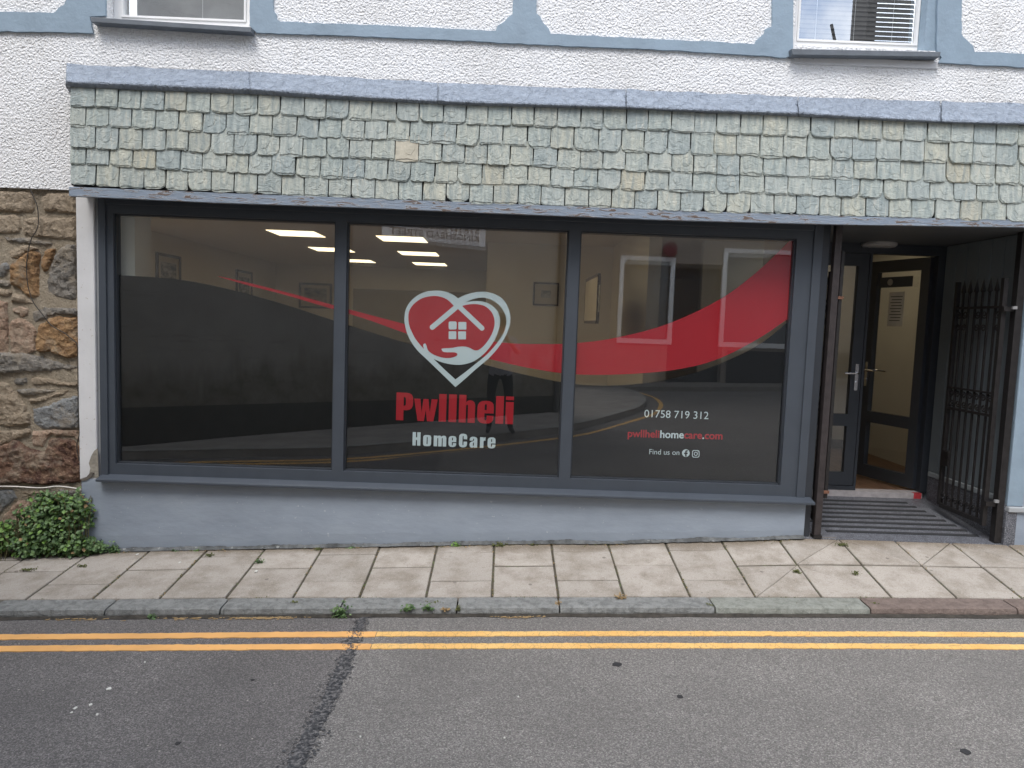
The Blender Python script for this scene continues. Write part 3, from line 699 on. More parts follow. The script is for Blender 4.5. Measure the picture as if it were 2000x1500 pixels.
# patch of fallen plaster at its foot
pp = [(172,932),(176,915),(173,905),(178,890),(184,880),(190,876),(191,905),(192,933)]
xz = XZ(pp, -.027); mb = MB().plate([xz], -.0245, -.018); mb.build('broken_plaster', mk('bare_cement', srgb(150,144,132), .95, .15, 20, 60, .006, 1), bld)
xz = XZ([(158,935),(170,931),(178,922),(184,923),(180,930),(170,938),(160,939)], -.027)
MB().plate([xz], -.034, -.02).build('plaster_crack', mk('crack_shadow', srgb(104,98,90), .95, .2, 30), bld)

# ---- shopfront
sf = None
gz_top = lambda px: 0
xF0, xF1 = P(197,650,0).x, P(1588,700,0).x
zF1 = P(900, 412, 0).z+.03; zF1 = zsof
zF0 = P(205, 935, 0).z; zF0r = P(1560, 972, 0).z; zFs = (zF0+zF0r)/2
G = [ (P(223,650).x, P(652,670).x), (P(674,670).x, P(1102,690).x), (P(1124,690).x, P(1541,700).x) ]
gt = (P(440,422).z+P(900,441).z+P(1340,461).z)/3; gb = (P(440,912).z+P(900,927).z+P(1320,943).z)/3
mb = MB(); wall_holes(mb, xF0, xF1, zFs, zF1-.002, [(a, b, gb, gt) for a, b in G], .0, .10)
sf = mb.build('shopfront_window', M['frame'], bld, bevel=.004)
# raised outer profile: steps of the frame
for xa_, xb_ in ((xF0-.004, xF0+.045), (xF1-.055, xF1+.006)): MB().box(xa_, xb_, -.016, -.001, zFs+.001, zF1-.004).build('frame_post', M['frame'], sf, bevel=.003)
mb = MB(); mb.box(xF0+.046, xF1-.056, -.012, -.001, zF1-.05, zF1-.004); mb.build('frame_head', M['frame'], sf, bevel=.003)
for i, (a, b) in enumerate(G):
    bd = MB(); wall_holes(bd, a-.001, b+.001, gb-.001, gt+.001, [(a+.010, b-.010, gb+.010, gt-.010)], .022, .06); bd.build('glazing_bead', M['frame_dark'], sf)
    pane('pane', a+.006, b-.006, gb+.006, gt-.006, GY-.005, sf, 'glass')
    pane('inner_pane', a+.012, b-.012, gb+.012, gt-.012, .078, sf, 'glass_inner', tilt=.0036)
s0, s1 = P(187, 938, -.085), P(1592, 984, -.085)
mb = MB(); mb.hexa([(s0.x,-.09,s0.z-.010),(s1.x,-.09,s1.z-.010),(s1.x,.0,s1.z-.006),(s0.x,.0,s0.z-.006),(s0.x,-.09,s0.z+.008),(s1.x,-.09,s1.z+.008),(s1.x,.0,s1.z+.028),(s0.x,.0,s0.z+.028)])
mb.build('sill', M['frame'], sf, bevel=.003)
MB().box(s0.x+.01, s1.x-.05, -.02, .1, min(s0.z,s1.z)-.03, zFs-.001).build('sub_frame', M['frame_dark'], sf)
# ---- films on the back of the outer panes
YV = GY+.0045
def clip_poly(poly, a, b, c, d):
    def clip(pl, f, g):
        r = []
        for i in range(len(pl)):
            p, q = pl[i-1], pl[i]; fp, fq = f(p), f(q)
            if fp >= 0: 
                if not r or r[-1] != p: pass
            if (fp >= 0) != (fq >= 0):
                t = fp/(fp-fq); r.append((p[0]+(q[0]-p[0])*t, p[1]+(q[1]-p[1])*t))
            if fq >= 0: r.append(q)
        return r
    for f in (lambda p: p[0]-a, lambda p: b-p[0], lambda p: p[1]-c, lambda p: d-p[1]): poly = clip(poly, f, None)
    return poly
blk = spline([(200,536),(228,537),(340,545),(430,561),(540,590),(655,627),(770,663),(880,694),(1000,726),(1100,747),(1160,753),(1220,752),(1290,744),(1360,727),(1430,700),(1490,668),(1545,622),(1600,570)], 8)
blk = [(p[0], p[1]) for p in blk]+[(1640,1000),(150,1000)]
rtop = spline([(425,539),(480,551),(560,571),(655,597),(760,625),(870,652),(980,669),(1060,672),(1125,670),(1200,660),(1300,634),(1400,588),(1470,538),(1530,482),(1590,420)], 8)
rbot = spline([(1590,585),(1545,618),(1480,662),(1400,702),(1320,722),(1220,731),(1121,731),(1040,720),(960,702),(870,676),(790,650),(720,625),(655,605),(560,577),(480,556),(425,540)], 8)
rd = [tuple(p) for p in rtop]+[tuple(p) for p in rbot[:-1]]
for i, (a, b) in enumerate(G):
    for nm, poly, y, mt in (('black_film', blk, YV, 'black_film'), ('red_swoosh', rd, YV-.0012, 'red_film')):
        xz = clip_poly(XZ(poly, YV), a+.010, b-.010, gb+.010, gt-.010)
        if len(xz) > 2: MB().plate([xz], y, y+.0006).build(nm, M[mt], sf)
# heart logo (zoomed survey coordinates)
def Z4(pts): return XZ([(760+a/4.168, 540+b/4.167) for a, b in pts], YV)
def sp(pts, n=6, closed=False): return [tuple(p) for p in spline(pts, n, closed)]
outer = sp([(562,178),(505,140),(440,119),(375,114),(300,124),(230,155),(170,208),(135,272),(125,340),(130,400),(150,470),(185,540),(235,606),(300,668),(370,735),(450,812),(540,900)]) + \
        sp([(540,900),(620,832),(700,760),(800,676),(880,590),(940,500),(975,420),(987,350),(980,290),(955,225),(910,172),(850,140),(780,125),(720,126),(650,140),(600,158),(562,178)])[1:-1]
gap = sp([(618,212),(680,185),(740,172),(800,178),(860,205),(910,250),(945,310),(954,365),(945,425),(915,490),(860,565),(790,640),(700,714),(620,778),(540,838)]) + \
      sp([(540,838),(450,756),(362,670)])[1:] + sp([(362,670),(430,698),(500,714),(570,719),(640,708),(700,684),(760,640),(800,600),(845,540),(882,465),(902,390),(898,322),(870,266),(820,226),(760,204),(700,200),(650,205),(618,212)])[1:-1]
MB().plate([Z4(outer), Z4(gap)], YV-.0022, YV-.0016).build('heart_outline', M['pale_film'], sf)
redp = sp([(525,236),(470,186),(400,161),(330,162),(260,182),(200,226),(165,280),(157,340),(165,400),(185,450),(220,515),(285,592)]) + [(305,612),(318,602)] + sp([(318,602),(340,622),(380,643),(440,661),(500,662),(545,648),(556,632),(535,618),(470,617),(440,612),(430,600),(434,586),(510,581),(560,572),(610,570),(650,578),(700,601),(740,590),(790,542),(835,470),(857,400),(855,340),(830,285),(780,242),(720,226),(660,226),(604,236)])[1:] + [(562,268)]
MB().plate([Z4(redp)], YV-.0032, YV-.0026).build('red_heart', M['red_film'], sf)
th = sp([(284,592),(278,560),(284,548),(294,545),(302,556),(312,590),(322,612),(300,616)], 5)
MB().plate([Z4(th)], YV-.0042, YV-.0036).build('hand_thumb', M['pale_film'], sf)
def stroke(a, b, w):
    a, b = Vector(a), Vector(b); d = (b-a).normalized(); nn = Vector((-d.y, d.x))*w/2; pts = [tuple(a+nn), tuple(a-nn)]
    ang = math.atan2(-nn.y, -nn.x); 
    for k in range(1, 12): t = ang+math.pi*k/12; pts.append((b.x+math.cos(t)*w/2, b.y+math.sin(t)*w/2)) if k else 0
    pts = [tuple(a+nn), tuple(a-nn), tuple(b-nn)] + [(b.x+math.cos(ang+math.pi*k/12)*w/2, b.y+math.sin(ang+math.pi*k/12)*w/2) for k in range(1, 12)] + [tuple(b+nn)]
    return pts
MB().plate([Z4(stroke((572,228), (352,413), 42))], YV-.0042, YV-.0036).build('roof_line', M['pale_film'], sf)
MB().plate([Z4(stroke((552,228), (756,421), 40))], YV-.0048, YV-.0043).build('roof_line', M['pale_film'], sf)
def rr(x0, y0, x1, y1, r, n=5):
    p = []
    for cx, cy, a in ((x1-r, y1-r, 0), (x0+r, y1-r, 90), (x0+r, y0+r, 180), (x1-r, y0+r, 270)):
        for k in range(n+1): t = math.radians(a+90*k/n); p.append((cx+r*math.cos(t), cy+r*math.sin(t)))
    return p
for q in ((485,366,550,431,12), (564,370,629,432,5), (485,446,547,510,5), (562,447,626,512,5)):
    MB().plate([Z4(rr(*q))], YV-.0042, YV-.0036).build('logo_window', M['pale_film'], sf)
# condensed heavy lettering
def glyph(ch):
    xh = .80
    if ch == 'P': return .60, [[(0,0),(0,1)]+rr(.2,.36,.60,1,.13)[12:18][::-1]*0+[(.36,1),(.46,.985),(.55,.93),(.59,.84),(.60,.70),(.59,.55),(.55,.45),(.47,.39),(.36,.37),(.26,.37),(.26,0)], [(.26,.84),(.30,.84),(.335,.81),(.34,.74),(.34,.62),(.335,.56),(.30,.53),(.26,.53)]]
    if ch == 'w': return .84, [[(0,xh),(.22,xh),(.275,.32),(.33,xh),(.51,xh),(.565,.32),(.62,xh),(.84,xh),(.70,0),(.475,0),(.42,.40),(.365,0),(.14,0)]]
    if ch == 'l': return .25, [[(0,0),(0,1),(.25,1),(.25,0)]]
    if ch == 'i': return .25, [[(0,0),(0,xh),(.25,xh),(.25,0)], '+', [(0,.87),(0,1),(.25,1),(.25,.87)]]
    if ch == 'h': return .57, [[(0,0),(0,1),(.25,1),(.25,.74),(.30,.79),(.38,.815),(.47,.80),(.54,.74),(.57,.64),(.57,0),(.32,0),(.32,.58),(.315,.63),(.285,.65),(.255,.63),(.25,.58),(.25,0)]]
    if ch == 'o': return .57, [rr(0,-.015,.57,.815,.17), rr(.25,.13,.32,.67,.034)[::-1]]
    if ch == 'H': return .60, [[(0,0),(0,1),(.25,1),(.25,.62),(.35,.62),(.35,1),(.60,1),(.60,0),(.35,0),(.35,.42),(.25,.42),(.25,0)]]
    if ch == 'm': return .89, [[(0,0),(0,xh),(.25,xh),(.25,.74),(.30,.79),(.38,.815),(.47,.80),(.54,.73),(.60,.79),(.69,.815),(.79,.80),(.86,.74),(.89,.64),(.89,0),(.64,0),(.64,.60),(.605,.65),(.57,.60),(.57,0),(.32,0),(.32,.60),(.285,.65),(.25,.60),(.25,0)]]
    if ch == 'e': return .57, [[(.25,.36),(.57,.36),(.57,.60),(.555,.70),(.50,.77),(.40,.81),(.285,.815),(.17,.80),(.07,.75),(.01,.66),(0,.55),(0,.24),(.02,.12),(.08,.04),(.17,0),(.29,-.015),(.42,.0),(.51,.05),(.56,.13),(.57,.22),(.57,.28),(.33,.28),(.33,.17),(.32,.12),(.29,.10),(.26,.12),(.25,.17)], [(.25,.48),(.25,.62),(.26,.68),(.29,.70),(.32,.68),(.325,.62),(.325,.48)]]
    if ch == 'C': return .60, [[(.60,.60),(.60,.76),(.58,.88),(.52,.96),(.42,1.0),(.30,1.015),(.17,1.0),(.07,.94),(.02,.86),(0,.75),(0,.25),(.02,.14),(.08,.05),(.18,0),(.30,-.015),(.43,0),(.53,.05),(.58,.13),(.60,.25),(.60,.42),(.34,.42),(.34,.22),(.335,.17),(.30,.15),(.265,.17),(.26,.22),(.26,.78),(.265,.83),(.30,.85),(.335,.83),(.34,.78),(.34,.60)]]
    if ch == 'a': return .56, [[(.24,.52),(0,.52),(0,.60),(.02,.70),(.08,.77),(.17,.81),(.28,.815),(.40,.80),(.50,.75),(.55,.67),(.56,.56),(.56,0),(.33,0),(.33,.08),(.28,.01),(.18,-.015),(.08,.01),(.02,.08),(0,.18),(0,.26),(.02,.35),(.08,.41),(.17,.45),(.28,.50),(.315,.54),(.32,.60),(.31,.66),(.28,.68),(.25,.66),(.24,.60)], [(.32,.41),(.26,.36),(.24,.29),(.24,.18),(.25,.14),(.28,.12),(.31,.14),(.32,.18)]]
    if ch == 'r': return .38, [[(0,0),(0,xh),(.25,xh),(.25,.71),(.29,.78),(.34,.81),(.38,.815),(.38,.55),(.31,.56),(.265,.53),(.25,.47),(.25,0)]]
def heavy(text, widths, A, B, cap, mat, name):           # A, B baseline ends on the glass plane; widths: glyph x spans 0..1 along baseline
    A2, B2 = Vector((A.x, A.z)), Vector((B.x, B.z)); ex = (B2-A2); Lg = ex.length; ex.normalize(); ey = Vector((-ex.y, ex.x))
    for ch, (u0, u1) in zip(text, widths):
        gw, loops = glyph(ch); groups = [[]]
        for l in loops:
            if l == '+': groups.append([])
            else: groups[-1].append(l)
        s_ = (u1-u0)*Lg/gw; mb = MB()
        for g_ in groups:
            mb.plate([[tuple(A2+ex*(u0*Lg+x*s_)+ey*(y*cap)) for x, y in l] for l in g_], YV-.0042, YV-.0036)
        mb.build(name, mat, sf)
def U(xs, a, b): return [((p-a)/(b-a), (q-a)/(b-a)) for p, q in xs]
pz4 = lambda a, b: P(760+a/4.168, 540+b/4.167, YV)
A, B = pz4(56,1168), pz4(1008,1202)
heavy('Pwllheli', U([(56,193),(200,392),(403,463),(483,546),(566,697),(716,849),(866,930),(946,1010)], 56, 1010), A, B, (P(775,766,YV)-P(774,820,YV)).length, M['red_film'], 'red_letter')
A, B = pz4(190,1374), pz4(864,1398)
heavy('HomeCare', U([(190,254),(276,341),(362,464),(482,545),(567,633),(654,716),(738,782),(800,864)], 190, 864), A, B, (P(806,844,YV)-P(806,870,YV)).length, M['pale_film'], 'white_letter')
# fine lettering with the built-in font
def textobj(body, name, mats, A, B, parent, y, off=0.0, mi=None, th=.0004, sz=None, mirror=False, normal=-1):
    cu = bpy.data.curves.new(name, 'FONT'); cu.body = body; cu.size = 1; cu.offset = off; cu.extrude = 0
    for m in mats: cu.materials.append(m)
    if mi:
        for k, v_ in enumerate(mi): cu.body_format[k].material_index = v_
    tmp = bpy.data.objects.new(name, cu); col.objects.link(tmp); dg = bpy.context.evaluated_depsgraph_get(); dg.update()
    me = bpy.data.meshes.new_from_object(tmp.evaluated_get(dg)); bpy.data.objects.remove(tmp)
    xs_ = [v.co.x for v in me.vertices]; x0, x1 = min(xs_), max(xs_)
    A2, B2 = Vector((A.x, A.z)), Vector((B.x, B.z)); ex = B2-A2; Lg = ex.length; ex.normalize(); ey = Vector((-ex.y, ex.x)); s_ = Lg/(x1-x0)
    if mirror: ey = -ey
    sy = sz if sz else s_
    for v in me.vertices:
        q = A2+ex*((v.co.x-x0)*s_)+ey*(v.co.y*sy); v.co = (q.x, y+v.co.z, q.y)
    me.update(); return link(name, me, parent)
p5 = lambda a, b: P(1200+a/8.333, 780+b/8.333, YV)
textobj('01758 719 312', 'phone_number', [M['pale_film']], p5(485,288), p5(1528,322), sf, YV-.0015, off=-.002)
s_ = 'pwllhelihomecare.com'
textobj(s_, 'web_address', [M['red_film'], M['pale_film']], p5(215,608), p5(1757,650), sf, YV-.0015, off=.022, mi=[0]*8+[1]*4+[0]*4+[1]+[0]*3)
textobj('Find us on', 'small_lettering', [M['pale_film']], p5(566,891), p5(1055,905), sf, YV-.0015)
def Z5(pts): return XZ([(1200+a/8.333, 780+b/8.333) for a, b in pts], YV)
circ = [(1162+62*math.cos(t*math.pi/16), 874+62*math.sin(t*math.pi/16)) for t in range(32)]
ff = [(1150,930),(1150,890),(1132,890),(1132,866),(1150,866),(1150,850),(1158,832),(1176,826),(1194,828),(1194,848),(1182,848),(1175,855),(1175,866),(1194,866),(1190,890),(1175,890),(1175,930)]
MB().plate([Z5(circ), Z5(ff)], YV-.0016, YV-.001).build('social_icon', M['pale_film'], sf)
c2 = [(1324+32*math.cos(t*math.pi/12), 886+32*math.sin(t*math.pi/12)) for t in range(24)]; c3 = [(1324+20*math.cos(t*math.pi/12), 886+20*math.sin(t*math.pi/12)) for t in range(24)]
c4 = [(1358+6*math.cos(t*math.pi/4), 853+6*math.sin(t*math.pi/4)) for t in range(8)]
mb = MB(); mb.plate([Z5(rr(1264,826,1384,946,30)), Z5(rr(1276,838,1372,934,22))], YV-.0016, YV-.001); mb.plate([Z5(c2), Z5(c3)], YV-.0016, YV-.001); mb.plate([Z5(c4)], YV-.0016, YV-.001)
mb.build('social_icon', M['pale_film'], sf)

# ---- interior room
FZ = .30; CZ = 2.6; BY = 9.4; LX = -4.5; RXR = 1.62
room = MB(); room.box(LX-.1, LX, .30, BY+.1, FZ-.1, CZ+.1); room.box(LX, 5.5, BY, BY+.1, FZ-.1, CZ+.1)
room.box(LX, xF0-.02, .26, .36, FZ-.1, CZ+.1)            # inside of the front wall, left
room.box(xF0-.02, xF0+.17, .13, .36, FZ-.1, CZ+.1)
room.box(xF0+.17, xF1, .14, .24, FZ-.35, zFs+.02)
room.box(xF0+.17, xF1, .14, .24, gt+.03, CZ+.1)
ib = room.build('interior_wall', M['room_wall'], bld)
# alcove on the back wall: drawn flat, recess shade put into its colour
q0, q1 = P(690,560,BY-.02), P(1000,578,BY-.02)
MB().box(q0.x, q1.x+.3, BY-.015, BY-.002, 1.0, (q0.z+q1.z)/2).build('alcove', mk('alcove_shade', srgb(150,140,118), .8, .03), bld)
MB().box(q0.x-.0, q1.x+.3, BY-.35, BY-.016, FZ+.2, 1.15).build('counter', mk('counter_front', srgb(120,108,90), .7, .05), bld)
# partition on the right: light pier and side passage
q = P(950, 560, 4.2); MB().box(q.x, 1.35, 4.2, 4.3, FZ, CZ).build('partition', M['room_wall'], bld)
MB().box(1.35, 1.47, 1.9, 4.3, FZ, CZ).build('partition', M['room_wall'], bld)
MB().box(xF1-.04, xF1+.06, .14, 1.0, FZ-.3, CZ).build('partition', M['room_wall'], bld)
MB().box(LX-.1, 5.6, .11, BY+.1, CZ+.0, CZ+.08).build('interior_ceiling', M['room_ceiling'], bld)
MB().box(LX-.1, 5.6, 1.02, BY+.1, FZ-.06, FZ).build('interior_floor', M['laminate'], bld)
MB().box(LX-.1, xF1+.02, .24, 1.02, FZ-.06, FZ-.001).build('interior_floor', M['laminate'], bld)
MB().box(5.5, 5.6, .3, BY, FZ, CZ).build('interior_wall', M['room_wall'], bld)
MB().box(2.62, 5.5, 4.0, 4.1, FZ, CZ).build('interior_wall', M['room_wall'], bld)
lp = [(-2.87+.3, 3.72+.3), (-2.92+.32, 5.71+.28), (-2.93+.3, 7.77+.2), (-1.58+.28, 3.92+.28), (-1.6+.28, 5.82+.3), (-1.65+.3, 7.85+.25)]
for x, y in lp:
    MB().box(x-.285, x+.285, y-.285, y+.285, CZ-.006, CZ-.002).build('ceiling_light', M['light_panel'], bld)
for x, y in ((3.3, 2.3), (-3.9, 2.2), (-2.6, 2.2), (-1.3, 2.2), (0, 2.2), (-3.9, 1.1), (-2.6, 1.1), (-1.3, 1.1), (0, 1.1), (-.65, 1.65), (-3.2, 1.65)):  # extra panels out of view, added to brighten room and hall
    MB().box(x-.285, x+.285, y-.285, y+.285, CZ-.006, CZ-.002).build('ceiling_light', M['light_panel'], bld)
mb = MB()
def picture(a, b, plane, val, label, frw=.035):
    t = thing('framed_picture', label, 'picture', 'framed pictures on the room walls')
    if plane == 'x':
        p, q = PX(*a, val), PX(*b, val); y0, y1, z0, z1 = p.y, q.y, q.z, p.z
        mbf = MB(); 
        for u0, u1, v0, v1 in ((y0,y1,z0,z0+frw),(y0,y1,z1-frw,z1),(y0,y0+frw,z0+frw,z1-frw),(y1-frw,y1,z0+frw,z1-frw)): mbf.box(val+.001, val+.03, u0, u1, v0, v1)
        mbf.build('frame', M['picture_frame'], t); MB().box(val+.001, val+.012, y0+frw, y1-frw, z0+frw, z1-frw).build('mount', M['mount'], t)
        MB().box(val+.012, val+.016, y0+.12, y1-.12, z0+.11, z1-.11).build('print', M['print'], t)
    else:
        p, q = P(*a, val), P(*b, val); x0, x1, z0, z1 = p.x, q.x, q.z, p.z
        mbf = MB()
        for u0, u1, v0, v1 in ((x0,x1,z0,z0+frw),(x0,x1,z1-frw,z1),(x0,x0+frw,z0+frw,z1-frw),(x1-frw,x1,z0+frw,z1-frw)): mbf.box(u0, u1, val-.03, val-.001, v0, v1)
        mbf.build('frame', M['picture_frame'], t); MB().box(x0+frw, x1-frw, val-.012, val-.001, z0+frw, z1-frw).build('mount', M['mount'], t)
        MB().box(x0+.1, x1-.1, val-.016, val-.012, z0+.1, z1-.1).build('print', M['print'], t)
picture((303,492), (350,575), 'x', LX, 'dark-framed picture high on the left wall, nearest the window')
picture((460,526), (490,590), 'x', LX, 'narrow dark-framed picture on the left wall, behind the red swoosh tip')
picture((585,552), (648,603), 'z', BY, 'wide dark-framed landscape on the back wall beside the first mullion')
picture((1042,551), (1090,598), 'z', 4.2, 'thin-framed picture on the pale partition right of the heart logo', .02)
picture((1144,546), (1163,632), 'x', P(1152,590,2.4).x, 'tall dark-framed picture seen edge-on through the right pane', .03)
# ---- porch
pxl, pxr = 2.20, 3.605; PYB = .93
zpf, zpb = .168, .268
mb = MB(); mb.add([(pxl-.12,-.03,zpf-.004),(pxr+.02,-.03,zpf-.004),(pxr+.02,PYB+.1,zpb),(pxl-.12,PYB+.1,zpb),(pxl-.12,-.03,zpf-.2),(pxr+.02,-.03,zpf-.2)], [(0,1,2,3),(4,5,1,0)])
porch = mb.build('porch_floor', M['granite'], bld, fix=False)
for k in range(8):
    y = .80-.098*k; z = zpf+(zpb-zpf)*(y+.03)/(PYB+.13)
    MB().hexa([(2.31+(.0 if k < 6 else .04*(k-5)), y-.014, z-.004-.001), (3.36+.02*k, y-.014, z-.005), (3.36+.02*k, y+.014, z-.002), (2.31+(.0 if k < 6 else .04*(k-5)), y+.014, z-.002), (2.31+(.0 if k < 6 else .04*(k-5)), y-.014, z+.002), (3.36+.02*k, y-.014, z+.002), (3.36+.02*k, y+.014, z+.006), (2.31+(.0 if k < 6 else .04*(k-5)), y+.014, z+.006)]).build('anti_slip_strip', M['strip'], porch)
MB().box(pxl, pxr-.06, PYB-.02, PYB+.10, zpb-.01, FZ+.004).build('threshold', mk('scuffed_threshold', srgb(176,170,170), .6, .15, 20), bld)
for a, b in ((pxr-.13, pxr-.065),): MB().box(a, b, PYB-.022, PYB+.02, zpb-.008, FZ+.0055).build('red_tape', M['tape_red'], bld)
# porch side walls
MB().box(xF1+.008, xF1+.06, .0, PYB+.1, .1, zsof-.001).build('porch_wall', M['frame_dark'], bld)
pw = MB().box(pxr, pxr+.3, .06, PYB+.1, .1, zsof-.001).build('porch_wall', M['clad'], bld)
for k in range(6):
    y = .10+.14*k; MB().box(pxr-.012, pxr-.001, y+.003, y+.135, .50, zsof-.004).build('cladding_board', M['clad'], pw, bevel=.003)
MB().box(pxr-.03, pxr-.002, .0, PYB-.02, .455, .495).build('dado_rail', mk('pale_ledge', srgb(150,156,158), .5, .05), pw, bevel=.006)
MB().box(pxr-.022, pxr-.002, -.012, PYB-.02, .12, .453).build('granite_skirting', M['granite'], pw)
# pilaster right of the porch
zr_ = .20
MB().box(pxr-.012, pxr+.10, -.03, .05, .44, zsof-.001).build('pilaster', M['band'], bld, bevel=.006)
MB().box(pxr+.101, 7.0, -.005, .05, .44, zsof-.001).build('shop_wall', mk('pale_blue_grey_wall', srgb(150,158,168), .6, .05), bld)
MB().box(pxr-.012, 7.0, -.05, .05, .40, .438).build('plinth_ledge', mk('pale_ledge_stone', srgb(160,164,166), .6, .08), bld, bevel=.006)
MB().box(pxr+.06, 7.0, -.03, .05, .0, .398).build('right_plinth', M['plinth'], bld, bevel=.004)
MB().box(pxr-.02, pxr+.058, -.036, .05, .1, .398).build('granite_corner', M['granite'], bld)
# round bulkhead light in the soffit (off)
p = PZ(1717, 475, zsof); mb = MB(); n = 28
for r0, z0 in ((.135, zsof-.003), ):
    mb.tube([(p.x,p.y,zsof-.001),(p.x,p.y,zsof-.018),(p.x,p.y,zsof-.032)], [.135,.135,.118], 28)
cl = mb.build('bulkhead_light', mk('pale_plastic', srgb(176,172,168), .4, .03), bld)
# ---- doors
DY = PYB+.02
df = MB(); xdl, xdr = xF1+.062, pxr-.002
xs_ = P(1690, 700, DY).x                                   # right edge of fixed mid-stile
ztd = P(1750, 497, DY).z
wall_holes(df, xdl, xdr, FZ+.005, zsof-.002, [(xdl+.05, xs_-.02, FZ+.04, ztd), (xs_+.02-.02, xdr-.06, FZ+.04-.035, ztd)], DY, DY+.07)
dfo = df.build('door_frame', M['frame_dark'], bld, bevel=.004)
def door_leaf(x0, w, z0, z1, name, label):
    t = MB(); st = .085; mid = z0+.56
    wall_holes(t, 0, w, 0, z1-z0, [(st, w-st, .11, .50), (st, w-st, .60, z1-z0-.10)], -.025, .025)
    o = t.build(name, M['frame_dark'], bld, bevel=.004); o['label'] = label
    for a, b in ((.11, .50), (.60, z1-z0-.10)):
        pane('pane', st-.004, w-st+.004, a-.004, b+.004, -.004, o, 'glass')
    return o
lw = xs_-.02-(xdl+.05)
ld = door_leaf(0, lw-.006, FZ+.045, ztd-.003, 'door', 'closed left leaf of the glazed double door'); ld.location = (xdl+.053, DY+.03, FZ+.045)
def handle(par, x, z, dirx, y=-.025):
    s_ = -1 if y < 0 else 1
    mb = MB().box(x-.014, x+.014, min(y, y+s_*.008), max(y, y+s_*.008), z-.11, z+.11)
    mb.tube([(x, y+s_*.006, z+.035), (x, y+s_*.045, z+.035), (x+dirx*.02, y+s_*.052, z+.035), (x+dirx*.12, y+s_*.050, z+.033)], .009, 10)
    mb.tube([(x, y+s_*.006, z-.045), (x, y+s_*.014, z-.045)], .011, 12)
    return mb.build('handle', M['chrome'], par, bevel=.001)
hz = P(1655, 728, DY).z
handle(ld, lw-.045, hz-(FZ+.045)-.035, -1)
rw = xdr-.06-xs_-.004+.09
rd_ = door_leaf(0, rw, FZ+.02, ztd-.003, 'door', 'open right leaf of the glazed double door swung inwards')
rd_.location = (xdr-.07, DY+.06, FZ+.02); rd_.rotation_euler = (0, 0, math.radians(180-72))
handle(rd_, rw-.045, hz-(FZ+.02)-.035, -1, .025); handle(rd_, rw-.045, hz-(FZ+.02)-.035, -1, -.025)
# notice and round badge on the open leaf
nb = MB().box(.16, rw-.12, .026, .032, ztd-FZ-.26, ztd-FZ-.17); nb.build('notice_board', M['frame_dark'], rd_)
n = MB().tube([(rw*.62, .030, ztd-FZ-.215), (rw*.62, .036, ztd-FZ-.215)], .028, 20); n.build('round_badge', mk('badge', srgb(150,146,136), .5), rd_)
MB().box(rw*.40, rw*.66, .004, .006, ztd-FZ-.60, ztd-FZ-.30).build('paper_notice', mk('paper', srgb(196,190,176), .8), rd_)
for k in range(9): MB().box(rw*(.43+.01*(k%3)), rw*(.63-.02*(k%2)), .0062, .0072, ztd-FZ-.345-.026*k, ztd-FZ-.337-.026*k).build('print_line', mk('print_grey', srgb(96,92,86), .8, 0), rd_)
MB().box(xdl, pxr+.8, 3.2, 3.3, FZ, CZ).build('hall_wall', M['hall'], bld)
MB().box(4.1, 4.2, 1.02, 3.2, FZ, CZ).build('hall_wall', M['hall'], bld)
MB().box(xdl, 4.1, 3.18, 3.2, FZ, FZ+.10).build('skirting', M['frame_dark'], bld)
MB().box(pxr-.002, 4.2, PYB+.101, PYB+.2, FZ, CZ).build('hall_wall', M['hall'], bld)
MB().box(pxr+.2, 7, .3, PYB+.1, -.2, 6).build('inner_core', M['seal'], bld)
MB().box(-7.5, 7, .32, 10, CZ+.1, CZ+.2).build('upper_floor', M['seal'], bld)

